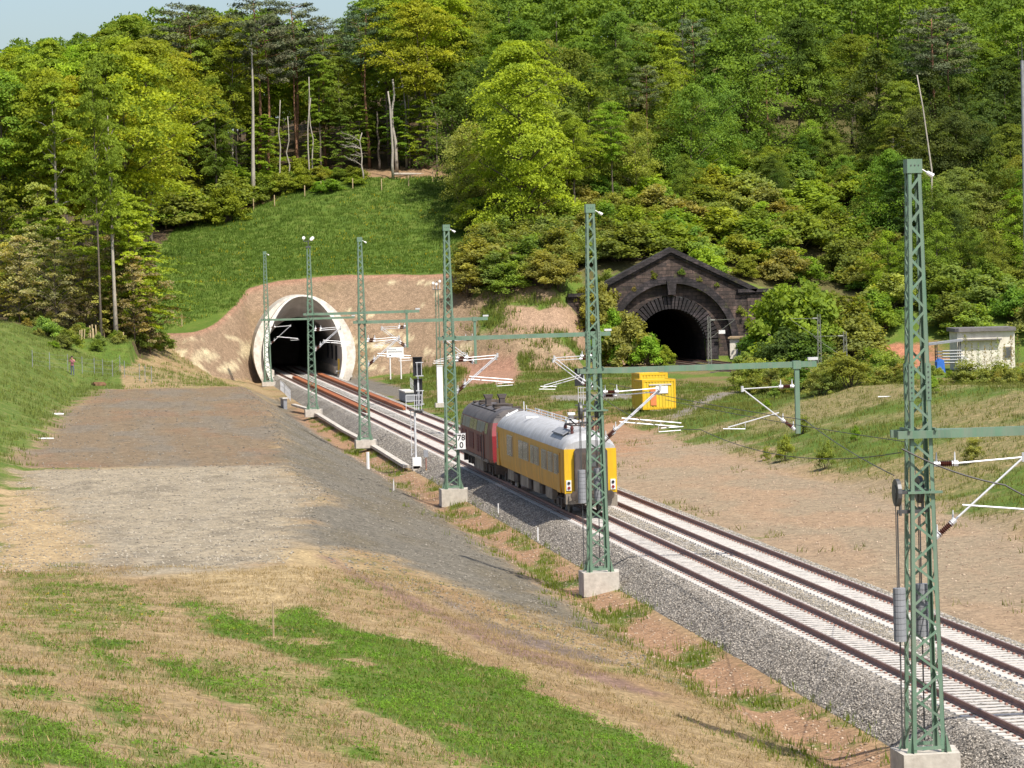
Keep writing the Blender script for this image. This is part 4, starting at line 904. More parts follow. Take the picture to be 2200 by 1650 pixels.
# ---------------------------------------------------------------- old stone tunnel
def stone_mat(name, c1, c2, mort, scale=1.0):
    m, nt, N, L, P = _new(name); tc = N.new('ShaderNodeTexCoord'); sp = N.new('ShaderNodeSeparateXYZ'); cb = N.new('ShaderNodeCombineXYZ'); L.new(tc.outputs['Object'], sp.inputs[0])
    L.new(sp.outputs[0], cb.inputs[0]); L.new(sp.outputs[2], cb.inputs[1])
    b = N.new('ShaderNodeTexBrick'); L.new(cb.outputs[0], b.inputs[0]); b.inputs['Scale'].default_value = 1.0; b.inputs['Brick Width'].default_value = 1.1*scale; b.inputs['Row Height'].default_value = .46*scale
    b.inputs['Mortar Size'].default_value = .025; b.inputs['Color1'].default_value = (*c1, 1); b.inputs['Color2'].default_value = (*c2, 1); b.inputs['Mortar'].default_value = (*mort, 1); b.inputs['Bias'].default_value = -.1
    n2 = _noise(N, L, tc.outputs['Object'], .45, 7, .7); r = _ramp(N, [(.36, .28), (.54, .9), (.72, 2.9)]); L.new(n2, r.inputs[0])
    n3 = _noise(N, L, tc.outputs['Object'], 3.5, 4); r3 = _ramp(N, [(.3, .7), (.7, 1.3)]); L.new(n3, r3.inputs[0])
    c = _mix(N, L, b.outputs[0], r.outputs[0], 1, 'MULTIPLY'); c = _mix(N, L, c, r3.outputs[0], 1, 'MULTIPLY')
    mo = _ramp(N, [(.60, 0), (.74, .75)]); L.new(_noise(N, L, tc.outputs['Object'], .8, 5, .7), mo.inputs[0]); c = _mix(N, L, c, (.10, .10, .03), mo.outputs[0])
    L.new(c, P.inputs['Base Color']); P.inputs['Roughness'].default_value = .9
    bp = N.new('ShaderNodeBump'); bp.inputs['Strength'].default_value = .8; bp.inputs['Distance'].default_value = .08; L.new(b.outputs['Fac'], bp.inputs['Height']); bp.invert = True; L.new(bp.outputs[0], P.inputs['Normal']); return m
STN = stone_mat('blackened_sandstone', (.112, .074, .058), (.045, .034, .031), (.03, .025, .022)); STD = stone_mat('soot_black_stone', (.042, .032, .032), (.024, .02, .022), (.014, .012, .012), .8)
old = thing('stone_tunnel_portal', 'old blackened stone tunnel portal with a triangular gable above its arch', 'tunnel portal', (OX, OY, 0)); ZC = 2.4
def arc(r0, r1, ya, yb, name, m, n=36, legs=True, seg=None):
    g = MB()
    tt = [PI*i/n for i in range(n+1)]
    for i in range(n):
        a, b = tt[i], tt[i+1]; sh = .012 if seg else 0
        ro = r1+(.10 if seg and i % 2 else 0)
        q = [(r0*math.cos(a+sh), ZC+r0*math.sin(a+sh)), (ro*math.cos(a+sh), ZC+ro*math.sin(a+sh)), (ro*math.cos(b-sh), ZC+ro*math.sin(b-sh)), (r0*math.cos(b-sh), ZC+r0*math.sin(b-sh))]
        g.prism(q, 'y', ya, yb)
    if legs:
        for s in (-1, 1):
            q = sorted((s*r0, s*r1)); g.prism([(q[0], -.4), (q[1], -.4), (q[1], ZC), (q[0], ZC)], 'y', ya, yb)
    return g.build(name, m, old)
GO = [(9.5, -.4), (9.5, 9.0), (0, 13.55), (-9.5, 9.0), (-9.5, -.4)]
def ray_out(t):
    dx, dz = math.cos(t), math.sin(t); best = 1e9
    for i in range(4):
        (x0, z0), (x1, z1) = GO[i], GO[i+1]; ex, ez = x1-x0, z1-z0; den = dx*ez-dz*ex
        if abs(den) < 1e-9: continue
        u = ((x0)*ez-(z0-ZC)*ex)/den; w = ((x0)*dz-(z0-ZC)*dx)/den
        if u > 0 and -1e-6 <= w <= 1+1e-6: best = min(best, u)
    return (best*dx, ZC+best*dz)
g = MB(); tt = sorted(set([PI*i/40 for i in range(41)]+[math.atan2(9.0-ZC, 9.5), math.atan2(9.0-ZC, -9.5)])); R0 = 8.0
for a, b in zip(tt[:-1], tt[1:]):
    g.prism([(R0*math.cos(a), ZC+R0*math.sin(a)), ray_out(a), ray_out(b), (R0*math.cos(b), ZC+R0*math.sin(b))], 'y', 0, 1.6)
for s in (-1, 1):
    q = sorted((s*R0, s*9.5)); g.prism([(q[0], -.4), (q[1], -.4), (q[1], ZC), (q[0], ZC)], 'y', 0, 1.6)
g.build('wall', STN, old)
arc(7.5, 8.15, -.35, .3, 'arch_moulding', STD); arc(8.15, 8.4, -.18, .0, 'arch_drip_course', STD, legs=False)
arc(5.95, 7.5, .55, 1.6, 'recessed_wall', STN); arc(4.35, 5.85, .30, 1.6, 'arch_ring', STD, 34, seg=True)
g = MB(); tt = [PI*i/30 for i in range(31)]; pr = [(4.35, -.4)]+[(4.35*math.cos(t), ZC+4.35*math.sin(t)) for t in tt]+[(-4.35, -.4)]; n = len(pr)
g.add([(x, 1.5, z) for x, z in pr]+[(x, 45, z) for x, z in pr], [(i, i+1, n+i+1, n+i) for i in range(n-1)]+[tuple(range(n, 2*n))]); g.build('lining', STD, old)
for s in (-1, 1):
    g = MB(); a, b = np.array((s*10.6, 8.55)), np.array((0, 13.75)); d = nrm(b-a); nn = np.array((-d[1], d[0]))*(1 if s < 0 else -1); nn = nn if nn[1] > 0 else -nn
    g.prism([tuple(a), tuple(b), tuple(b+(0, .62)), tuple(a+nn*.55)], 'y', -.55, 1.7); g.prism([tuple(a-nn*.3), tuple(b-(0, .33)), tuple(b), tuple(a)], 'y', -.28, .02); g.build('gable_cornice', STD, old)
    g = MB(); q = sorted((s*8.3, s*13.0)); g.box(((q[0]+q[1])/2, -.1, 8.75), (q[1]-q[0], .9, .42)); g.box(((q[0]+q[1])/2, -.03, 8.42), (q[1]-q[0], .5, .26)); g.build('string_course', STD, old)
    g = MB(); g.box((s*11.3, .6, 4.1), (3.5, 1.4, 9.0)); g.build('wing_wall', STN, old)
g = MB(); g.prism([(-.45, 8.5), (.45, 8.5), (.62, 10.3), (-.62, 10.3)], 'y', -.5, .6); g.build('keystone', STD, old)
wb_ = thing('white_notice', 'small white notice board fixed low on the stone tunnel wall', 'sign', tuple(at_y(1551, 713, OY-.6))); MB().box((0, 0, 0), (.8, .05, .45)).build('board', MT['white'], wb_)
# ---------------------------------------------------------------- hut, containers, yard building
p = at_y(1588, 770, 392); hut = thing('trackside_hut', 'small cream hut with a grey door beside the old stone tunnel', 'hut', (p[0], 392, .6), -.25)
g = MB(); g.box((0, 1, 1.15), (2.2, 2.0, 2.5)); g.build('wall', MT['creme'], hut); g = MB(); g.box((0, .95, 2.46), (2.6, 2.5, .16)); g.box((0, .95, 2.58), (2.3, 2.2, .1)); g.build('roof', MT['wood'], hut)
g = MB(); g.box((.15, -.02, 1.05), (.95, .08, 1.75)); g.box((.15, -.045, 1.95), (1.15, .06, .1)); g.build('door', MT['weight'], hut)
def container(label, x, y, w, dpt, h, z0, rz, front=True):
    c = thing('site_container', label, 'container', (x, y, z0), rz, 'yellow containers on the flat')
    g = MB(); g.box((0, dpt/2, h/2), (w-.1, dpt-.1, h-.1))
    for k in range(int(w/.26)): g.box((-w/2+.2+k*.26, .035, h/2), (.13, .05, h-.35))
    for k in range(int(dpt/.3)): g.box((-w/2+.035, .2+k*.3, h/2), (.05, .15, h-.35)); g.box((w/2-.035, .2+k*.3, h/2), (.05, .15, h-.35))
    g.build('panel', MT['cont'], c); g = MB()
    for sx in (-1, 1):
        for yy in (.07, dpt-.07): g.box((sx*(w/2-.07), yy, h/2), (.15, .15, h))
        for zz in (.07, h-.07): g.box((sx*(w/2-.07), dpt/2, zz), (.15, dpt-.3, .15))
    for yy in (.06, dpt-.06):
        for zz in (.08, h-.09): g.box((0, yy, zz), (w-.3, .13, .17))
    g.build('frame', MT['yellow_end'], c)
    if front:
        g = MB(); g.box((.22, -.01, h*.66), (1.05, .08, .62)); g.build('window', MT['white'], c); g = MB(); g.box((-.5, 0, 1.02), (.5, .07, 1.35)); g.box((-.5, -.02, 1.62), (.62, .05, .06)); g.build('door', MT['orange'], c)
        g = MB(); g.box((.1, -.02, h-.42), (1.9, .05, .10)); g.build('sign_strip', MT['concrete_white'], c)
    return c
p = at_z(1417, 879, .1); zc_ = float(hz(p[0], p[1])); p = at_z(1417, 879, zc_+.12)
container('yellow corrugated site container with an orange door and white window', p[0], p[1], 2.85, 3.2, 2.5, zc_+.10, .06)
container('taller yellow container standing behind the one with the orange door', p[0]+.20, p[1]+3.6, 2.45, 3.0, 2.95, zc_+.08, .06, False)
g = MB(); rr = random.Random(3)
for k in range(5): g.bar((-1.3+k*.1, -.3-k*.22, .05), (1.3+k*.12, -.35-k*.2+rr.uniform(-.1, .1), .06), .14, .09)
tag(g.build('plank_pile', MT['wood']), 'loose brown planks lying on the ground below the yellow container', 'planks').location = (p[0]+.4, p[1]-.2, zc_)
def pal(px, py, L_, rz, lb, m=None, w=.5, h=.12, nm='timber_stack'):
    q = hit(px, py); o = MB()
    for k in range(3): o.box((0, (k-1)*w*.36, h/2+(.0 if k != 1 else h*.5)), (L_, w*.3, h))
    o = tag(o.build(nm, m or MT['tan_wood']), lb, 'timber'); o.location = (q[0], q[1], float(hz(q[0], q[1]))+.02); o.rotation_euler.z = rz
pal(1626, 832, 2.0, .1, 'pale sawn timbers lying in the grass beside the old track'); pal(212, 829, 1.1, .3, 'small reddish stone slab heap at the far left corner of the gravel platform', MT['bark_pine'], 1.4, .22)
q = np.array(at_y(2120, 800, 340)); zb_ = -.3
bl = thing('yard_building', 'cream yard building with thin grey flat roof behind the bushes', 'building', (q[0], 340, zb_), -.1)
hh = lambda py: CAMH-(py-546)/7000*340-zb_
g = MB(); g.box((0, 2.6, hh(717)/2), (6.2, 5.0, hh(717))); g.build('wall', MT['creme'], bl)
g = MB(); g.box((-.1, 2.5, hh(713)), (6.6, 5.6, hh(709)-hh(717))); g.build('roof', MT['tile'], bl)
g = MB(); g.box((-.6, -.25, hh(735)), (4.4, .6, .14)); g.build('canopy', MT['tile'], bl)
g = MB(); g.box((2.3, .06, hh(765)), (.9, .1, 1.3)); w_ = g.build('window', MT['frame'], bl); MB().box((2.3, .0, hh(765)), (.7, .06, 1.1)).build('pane', MT['glass'], w_)
g = MB(); g.box((-2.4, .05, 1.0), (.9, .1, 2.0)); g.build('door', MT['white'], bl)
q = np.array(at_y(2040, 790, 338)); rk = thing('material_rack', 'open rack of grey metal sheets beside the cream building', 'rack', (q[0], 338, zb_), -.1)
g = MB()
for x_ in (-1.3, 1.2): g.bar((x_, 0, 0), (x_, 0, hh(736)), .1, .1); g.bar((x_, 1.2, 0), (x_, 1.2, hh(736)), .1, .1)
g.build('post', MT['steel'], rk); g = MB()
for k in range(5): g.box((.1, .6, 1.3+k*.32), (2.7, 1.5, .1), 0); g.box((.25, -.2, 1.4+k*.32), (2.0, .2, .08), 1)
g.build('sheet', [MT['weight'], MT['alu']], rk); g = MB(); g.prism([(-2.4, hh(744)), (1.4, hh(736)), (1.4, hh(732)), (-2.2, hh(739))], 'y', -.4, 1.8); g.build('roof', MT['weight'], rk)
q = np.array(at_y(2022, 800, 335)); bb = thing('blue_sheet', 'bright blue sheeted stack at the left of the cream building', 'stack', (q[0], 335, zb_), 0); MB().prism([(-.45, 0), (.5, 0), (.35, 1.75), (-.1, 1.95), (-.4, 1.6)], 'y', 0, 1).build('cover', MT['blue'], bb)
# ---------------------------------------------------------------- old line masts, tall pole
for px, Y, py0, z0, lb in ((1523, 385, 680, 0, 'thin grey lattice mast in front of the dark stone tunnel mouth'), (1759, 345, 675, 0, 'thin grey lattice mast among bushes right of the stone tunnel'), (1815, 318, 712, -.2, 'short grey lattice mast left of the bare red earth patch')):
    q = at_y(px, py0, Y); H = q[2]-z0; m_ = thing('old_line_mast', lb, 'mast', (q[0], Y, z0), 0, 'grey masts of the old line')
    lattice(m_, H, .22, .15, .6, .55, MT['old_grey'], .045, .028, False)
    g = MB(); s = 1 if px < 1700 else -1; g.tube([(0, 0, H-.45), (s*3.2, 0, H-.4)], .02, 6); g.tube([(s*.15, 0, H-2.6), (s*3.1, 0, H-.5)], .02, 6); g.tube([(s*.2, 0, H-.45), (s*.7, 0, H-.45)], .1, 6); g.build('bracket', MT['old_grey'], m_)
q = at_y(2196, 130, 330); tp = thing('tall_pole', 'tall slim grey pole at the far right edge before the wood', 'pole', (q[0], 330, 0)); MB().tube([(0, 0, 0), (0, 0, q[2])], [.26, .16], 10).build('pole', MT['weight'], tp); MB().tube([(0, 0, q[2]), (0, 0, q[2]+2.0)], .03, 5).build('rod', MT['steel'], tp)
# ---------------------------------------------------------------- headwalls, rails, posts, fences
def railing(name, label, pts, h=1.05, n=6):
    t = thing(name, label, 'railing', tuple(pts[0])); P_ = [np.array(p)-np.array(pts[0]) for p in pts]; g = MB(); up = np.array((0, 0, h))
    for a, b in zip(P_[:-1], P_[1:]):
        for k in (1.0, .55): g.tube([a+up*k, b+up*k], .025, 5)
    g.build('rail', MT['alu'], t); g = MB()
    for a, b in zip(P_[:-1], P_[1:]):
        for k in range(n+1): q = a+(b-a)*k/n; g.tube([q, q+up], .028, 5)
    g.build('post', MT['alu'], t); return t
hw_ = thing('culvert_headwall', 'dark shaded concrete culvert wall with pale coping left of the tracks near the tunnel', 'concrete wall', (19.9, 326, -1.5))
g = MB(); g.prism([(0, 0), (4.5, 0), (5.2, 1.15), (0, 1.35)], 'x', 0, .35); g.build('wall', MT['weight'], hw_); MB().bar((.18, -.1, 1.42), (.18, 5.4, 1.22), .55, .16).build('coping', MT['concrete_white'], hw_)  # wall shade put into the colour: darker grey than the other concrete
railing('guard_railing', 'grey metal railing on the culvert wall left of the tracks', [(20.6, 326, -.35), (21.0, 342, -.2), (21.2, 352, -.2)], n=9)
hw2 = thing('concrete_block_wall', 'low concrete block wall with bluish shaded face right of the tracks', 'concrete wall', (32.0, 324, -.75)); MB().box((.5, 3.5, .45), (1.0, 7, .95)).build('wall', MT['weight'], hw2); MB().box((.5, 3.5, .97), (1.15, 7.2, .12)).build('coping', MT['concrete_white'], hw2)  # bluish shade of the face put into the wall colour, top left pale
railing('guard_railing', 'thin metal railing behind the block wall right of the tracks', [(33.6, 326, -.5), (34.6, 345, -.1)], n=8)
def post(px, py, h, r, m, name, label, group=None, lean_=0):
    q = hit(px, py); o = MB().tube([(0, 0, -.1), (lean_, 0, h)], r, 6).build(name, m); tag(o, label, 'post', group); o.location = (q[0], q[1], float(hz(q[0], q[1]))); return o
post(791, 1008, 1.15, .11, MT['white'], 'marker_post', 'thick white marker post beside the ditch left of the light signal')
for px, py, lb in ((1071, 1110, 'thin pale stake in the ditch below the shadow of the yellow coach'), (1156, 1165, 'thin pale stake in the ditch left of the mast before the coach'), (846, 1055, 'thin pale stake at the foot of the gravel slope near the white cabinet')): post(px, py, .7, .035, MT['white'], 'survey_stake', lb, 'stakes in the ditch')
post(588, 1370, 1.0, .03, MT['wood'], 'sapling_stake', 'slim brown stake standing in the green patch of the foreground bank')
for k, (px, py) in enumerate(((357, 492), (415, 470), (545, 452), (590, 445), (655, 425), (690, 415), (758, 408), (820, 410), (878, 400), (930, 392))): post(px, py, 1.6, .07, MT['tan_wood'], 'wooden_stake', 'pale wooden stake in the row along the upper edge of the meadow', 'wooden stakes along the meadow top')
for px, py, lb in ((331, 712, 'leaning pale stake at the corner of the grass bank left of the brown cut'), (391, 701, 'thin pale stake on the green slope above the brown cut'), (1289, 812, 'short pale stake in the grass left of the yellow containers')): post(px, py, 1.5, .06, MT['tan_wood'], 'boundary_stake', lb)
fe = thing('wire_fence', 'low wire fence on grey posts along the left grass bank behind the photographer', 'fence'); pts = []
for px, py in ((70, 790), (107, 795), (146, 798), (177, 803), (203, 806), (221, 808), (242, 810), (258, 800), (268, 812), (300, 818), (312, 822), (326, 824)):
    q = hit(px, py, 250); pts.append(np.array((q[0], q[1], float(hz(q[0], q[1])))))
for q in pts: MB().tube([q, q+(0, 0, 1.7)], .035, 6).build('fence_post', MT['weight'], fe)
g = MB()
for a, b in zip(pts[:-1], pts[1:]):
    for k in (.3, .7, 1.1, 1.5): g.tube([a+(0, 0, k), b+(0, 0, k)], .006, 4)
g.build('fence_wire', MT['weight'], fe)
pf = thing('paling_fence', 'row of pale wooden palings at the foot of the left wood', 'fence'); rr = random.Random(8)
for k in range(22):
    q = hit(172+k*4.4+rr.uniform(-1.5, 1.5), 728+rr.uniform(-3, 3), 300); z = float(hz(q[0], q[1])); h = rr.uniform(.9, 1.7); MB().tube([(q[0], q[1], z-.1), (q[0]+rr.uniform(-.15, .15), q[1], z+h)], rr.uniform(.06, .12), 5).build('paling', MT['tan_wood'], pf)
for px, py, L_, rz, r, lb in ((880, 378, 5.5, .5, .22, 'pale fallen log lying across the top of the meadow by the snags'), (690, 375, 2.6, 1.2, .55, 'broken pale stump with root plate at the wood edge'), (125, 893, .9, .2, .1, 'white scrap of timber on the left edge of the gravel platform'), (95, 945, 1.3, 0, .07, 'white plank lying on the left bank'), (1905, 855, 1.2, -.4, .05, 'pale stick lying on the right grass bank')):
    q = hit(px, py); z = float(hz(q[0], q[1])); o = MB().tube([(-L_/2, 0, r), (0, .1, r*1.05), (L_/2, 0, r*.9)], [r, r*.92, r*.75], 7).build('log' if r > .15 else 'stick', MT['bark_pale'] if r > .15 else MT['white']); tag(o, lb, 'log' if r > .15 else 'stick'); o.location = (q[0], q[1], z); o.rotation_euler.z = rz
# ---------------------------------------------------------------- the photographer on the bank
def skin(name, verts, edges, radii, m, parent=None, sub=1, root=0):
    me = bpy.data.meshes.new(name); me.from_pydata(verts, edges, []); o = bpy.data.objects.new(name, me); COL.objects.link(o)
    md = o.modifiers.new('s', 'SKIN'); sv = me.skin_vertices[0].data if me.skin_vertices else None
    if sv is None: me.skin_vertices_add() if hasattr(me, 'skin_vertices_add') else None; sv = me.skin_vertices[0].data
    for i, r in enumerate(radii): sv[i].radius = (r, r) if not hasattr(r, '__len__') else r
    sv[root].use_root = True
    o.modifiers.new('u', 'SUBSURF').levels = sub
    dg = bpy.context.evaluated_depsgraph_get(); m2 = bpy.data.meshes.new_from_object(o.evaluated_get(dg)); bpy.data.objects.remove(o); m2.name = name
    for mm in (m if isinstance(m, (list, tuple)) else [m]): m2.materials.append(mm)
    for p_ in m2.polygons: p_.use_smooth = True
    return link(name, m2, parent)
q = hit(156, 809, 250); pz = float(hz(q[0], q[1])); kS = 42*q[1]/FPX/1.75
person = thing('person', 'person in pink shirt and grey jeans, camera raised, on the left bank', 'person', (q[0], q[1], pz), -.35); person.scale = (kS,)*3
Vp = [(0, 0, .95), (0, 0, 1.15), (0, .02, 1.36), (0, .01, 1.46), (0, -.03, 1.55), (0, -.05, 1.65), (0, -.04, 1.73),     # pelvis spine neck head
      (.10, 0, .90), (.11, -.02, .50), (.12, .02, .10), (.13, -.10, .035), (-.10, 0, .90), (-.12, .05, .50), (-.16, .10, .10), (-.17, -.02, .035),
      (.19, .01, 1.40), (.30, -.10, 1.20), (.12, -.27, 1.50), (.09, -.29, 1.58), (-.19, .01, 1.40), (-.30, -.10, 1.20), (-.12, -.27, 1.50), (-.09, -.29, 1.58)]
Ep = [(0, 1), (1, 2), (2, 3), (3, 4), (4, 5), (5, 6), (0, 7), (7, 8), (8, 9), (9, 10), (0, 11), (11, 12), (12, 13), (13, 14), (2, 15), (15, 16), (16, 17), (17, 18), (2, 19), (19, 20), (20, 21), (21, 22)]
Rp = [(.15, .11), (.14, .10), (.16, .11), .055, .085, .105, .07, .085, .06, .045, .04, .085, .06, .045, .04, .065, .045, .035, .03, .065, .045, .035, .03]
for s, b in ((1, 18), (-1, 22)):
    for k in range(4):
        i = len(Vp); Vp += [(s*(.075-.012*k), -.32, 1.615-.02*k), (s*(.035-.008*k), -.345, 1.62-.02*k)]; Ep += [(b, i), (i, i+1)]; Rp += [.011, .009]
    i = len(Vp); Vp += [(s*.06, -.29, 1.54)]; Ep += [(b, i)]; Rp += [.013]
bd = skin('body', Vp, Ep, Rp, [MT['skin'], MT['shirt'], MT['jeans'], MT['hair']], person)
for p_ in bd.data.polygons:
    c = p_.center; p_.material_index = 3 if c.z < .075 else 2 if c.z < .93 else 1 if (c.z < 1.43 and c.y > -.17 and not (abs(c.x) > .25 and c.z < 1.18)) else 0
g = MB(); vs, fs = [], []
for i in range(7):
    for j in range(10):
        a, b = PI*.5*i/6, 2*PI*j/10; vs.append((.125*math.sin(a)*math.cos(b), -.03+.13*math.sin(a)*math.sin(b)+.02*i/6, 1.66+.14*math.cos(a)-(.10*(i/6) if math.sin(b) > -.2 else 0)))
fs = [(i*10+j, i*10+(j+1) % 10, (i+1)*10+(j+1) % 10, (i+1)*10+j) for i in range(6) for j in range(10)]; g.add(vs, fs); g.build('hair', MT['hair'], person, True)
g = MB(); g.tube([(0, -.155, 1.64), (0, -.185, 1.62)], [.012, .02], 6); g.build('nose', MT['skin'], person)
cm_ = thing('camera_body', 'small black camera held up by the person on the left bank', 'camera', (q[0], q[1], pz), -.35); cm_.scale = (kS,)*3
g = MB(); g.box((0, -.26, 1.60), (.13, .06, .09)); g.tube([(0, -.29, 1.59), (0, -.40, 1.58)], .035, 10); g.build('casing', MT['black'], cm_); MB().tube([(0, -.40, 1.58), (0, -.41, 1.58)], .03, 10).build('lens', MT['glass'], cm_)

# ---------------------------------------------------------------- foliage
def leaf_cards(rs, C, D, A, B, T, n, size, droop=.25, tints=None, up=.6, narrow=.62):
    """C spray centres, D outward directions, A/B/T half sizes along, across and through; n leaves in each"""
    k = len(C); D = D/np.maximum(np.linalg.norm(D, axis=1, keepdims=True), 1e-6)
    S = np.cross(D, (0, 0, 1.0)); S /= np.maximum(np.linalg.norm(S, axis=1, keepdims=True), 1e-6); U = np.cross(S, D)
    q = rs.normal(0, .45, (k, n, 3)); rad = np.linalg.norm(q, axis=2, keepdims=True); q = q/np.maximum(rad, 1.0)
    P = C[:, None]+q[..., :1]*A[:, None, None]*D[:, None]+q[..., 1:2]*B[:, None, None]*S[:, None]+q[..., 2:]*T[:, None, None]*U[:, None]
    P[..., 2] -= droop*A[:, None]*(np.clip(q[..., 0], -.3, 1)+.3)**2+droop*.6*B[:, None]*q[..., 1]**2
    N_ = rs.normal(0, .55, (k, n, 3))+np.array((0, 0, up))+D[:, None]*.35; N_ /= np.linalg.norm(N_, axis=2, keepdims=True)
    u = np.cross(N_, rs.normal(0, 1, (k, n, 3))); u /= np.maximum(np.linalg.norm(u, axis=2, keepdims=True), 1e-6); v = np.cross(N_, u)
    sz = size*rs.uniform(.6, 1.3, (k, n, 1)); u = u*sz; v = v*sz*narrow
    V = np.stack([P-u, P-v*1.0-N_*sz*.12, P+u, P+v-N_*sz*.12], 2).reshape(-1, 3)
    t = (rs.uniform(0, 1, k) if tints is None else tints)[:, None]*.7+rs.uniform(0, .3, (k, n)); t = np.repeat(t.reshape(-1), 4)
    F = np.arange(len(V)).reshape(-1, 4); return V, F, t
def crown_profile(kind, t):
    if kind == 'cone': return (1-t)**.8*.95+.06
    if kind == 'dome': return math.sqrt(max(0, 1-(t*1.0)**2))*.9+.12
    if kind == 'egg': return math.sin(PI*min(1, t*.92+.10))**.75
    return 1
def broad_tree(seed, H, R, t0, kind='egg', sprays=90, leaves=70, size=.28, trunk_r=.28, limbs=26, bark='bark', fork=0, droop=.3, flat=.30):
    rs = np.random.RandomState(seed); rr = random.Random(seed)
    wob = [(rr.uniform(-.25, .25), rr.uniform(-.25, .25)) for _ in range(7)]
    tp = [np.array((sum(w[0] for w in wob[:i])*.5, sum(w[1] for w in wob[:i])*.5, H*.93*i/6)) for i in range(7)]
    g = MB(); g.tube(tp, [trunk_r*(1.25 if i == 0 else 1)*(1-.86*i/6) for i in range(7)], 7)
    def axis(z):
        f = min(5.999, max(0, z/(H*.93)*6)); i = int(f); return tp[i]+(tp[i+1]-tp[i])*(f-i)
    C, D, A, B, T = [], [], [], [], []
    ph = [rr.uniform(0, 6.28) for _ in range(6)]
    for k in range(sprays):
        t = (k+rr.random())/sprays; z = H*(t0+(1-t0)*t); a = k*2.39996+rr.uniform(-.5, .5)
        lobe = .80+.26*math.sin(2*a+ph[0]+t*5)+.20*math.sin(3*a+ph[1]-t*9)+.16*math.sin(t*17+ph[2])
        if lobe < .58 and rr.random() < .75: continue
        rp = R*crown_profile(kind, t)*lobe; f = rr.choice((.30, .55, .78, .95, 1.05, 1.12)); c = axis(z)+np.array((math.cos(a)*rp*f, math.sin(a)*rp*f, rr.uniform(-.5, .5)))
        C.append(c); D.append((math.cos(a), math.sin(a), rr.uniform(-.1, .45))); s = (.22+.22*rr.random())*(.6*R+.4*rp); A.append(s*1.35); B.append(s*.8); T.append(s*flat)
        if k % max(1, sprays//limbs) == 0:
            b0 = axis(max(H*t0*.8, z-rp*.6)); m_ = (b0+c)/2+np.array((0, 0, .25)); w = trunk_r*(1-.8*z/H)*.42+.03; g.tube([b0, m_, c], [w, w*.65, w*.25], 5)
    V, F, t = leaf_cards(rs, np.array(C), np.array(D), np.array(A), np.array(B), np.array(T), leaves, size, droop)
    tm = np_data(g, 'trunk', MT[bark]); return tm, np_mesh('crown', V, F, MT['leaf'], tint=t)
def np_data(g, name, m):
    me = bpy.data.meshes.new(name); me.from_pydata(g.v, [], g.f); me.materials.append(m); me.polygons.foreach_set('use_smooth', [True]*len(me.polygons)); me.update(); return me
def pine_tree(seed, H, R, t0):
    rs = np.random.RandomState(seed); rr = random.Random(seed)
    tp = [np.array((math.sin(i*.9+seed)*.22, math.cos(i*.7+seed)*.2, H*.95*i/7)) for i in range(8)]
    g = MB(); g.tube(tp, [.26*(1-.75*i/7) for i in range(8)], 7); C, D, A, B, T = [], [], [], [], []
    for k in range(34):
        t = (k+rr.random())/34; z = H*(t0+(1-t0)*t); rp = R*(.45+.7*math.sin(PI*min(1, .15+t*.8)))*rr.uniform(.5, 1.05); a = k*2.39996
        ax = tp[min(7, int(z/(H*.95)*7))]; c = np.array((ax[0]+math.cos(a)*rp, ax[1]+math.sin(a)*rp, z)); C.append(c); D.append((math.cos(a), math.sin(a), .25)); s = R*rr.uniform(.26, .42); A.append(s*1.2); B.append(s); T.append(s*.34)
        if k % 2 == 0: g.tube([(ax[0], ax[1], z-rp*.25), c], [.07, .025], 5)
    for k in range(7): a = k*2.4; z = H*(.35+.05*k); g.tube([(0, 0, z), (math.cos(a)*.9, math.sin(a)*.9, z+.1)], [.03, .01], 4)
    V, F, t = leaf_cards(rs, np.array(C), np.array(D), np.array(A), np.array(B), np.array(T), 150, .24, .12, narrow=.3)
    return np_data(g, 'trunk', MT['bark_pine']), np_mesh('crown', V, F, MT['needle'], tint=t)
def shrub(seed, R, H, n=46, leaves=80, size=.17, stems=True):
    rs = np.random.RandomState(seed); rr = random.Random(seed); C, D, A, B, T = [], [], [], [], []; g = MB()
    for k in range(n):
        a = k*2.39996; e = rr.random()**.7*PI/2; f = rr.uniform(.55, 1.0); c = np.array((math.cos(a)*math.cos(e)*R*f, math.sin(a)*math.cos(e)*R*f, H*(.12+.85*math.sin(e)*f*(1+.2*math.sin(a*3+seed)))))
        C.append(c); D.append((math.cos(a)*math.cos(e), math.sin(a)*math.cos(e), .5*math.sin(e)+.1)); s = R*rr.uniform(.24, .42); A.append(s); B.append(s*.85); T.append(s*.55)
        if k % 4 == 0: g.tube([(rr.uniform(-.15, .15)*R, rr.uniform(-.15, .15)*R, 0), c*.55+(0, 0, .1), c], [.04, .03, .012], 4)
    V, F, t = leaf_cards(rs, np.array(C), np.array(D), np.array(A), np.array(B), np.array(T), leaves, size, .2)
    return np_data(g, 'stem', MT['bark']), np_mesh('foliage', V, F, MT['leaf'], tint=t)
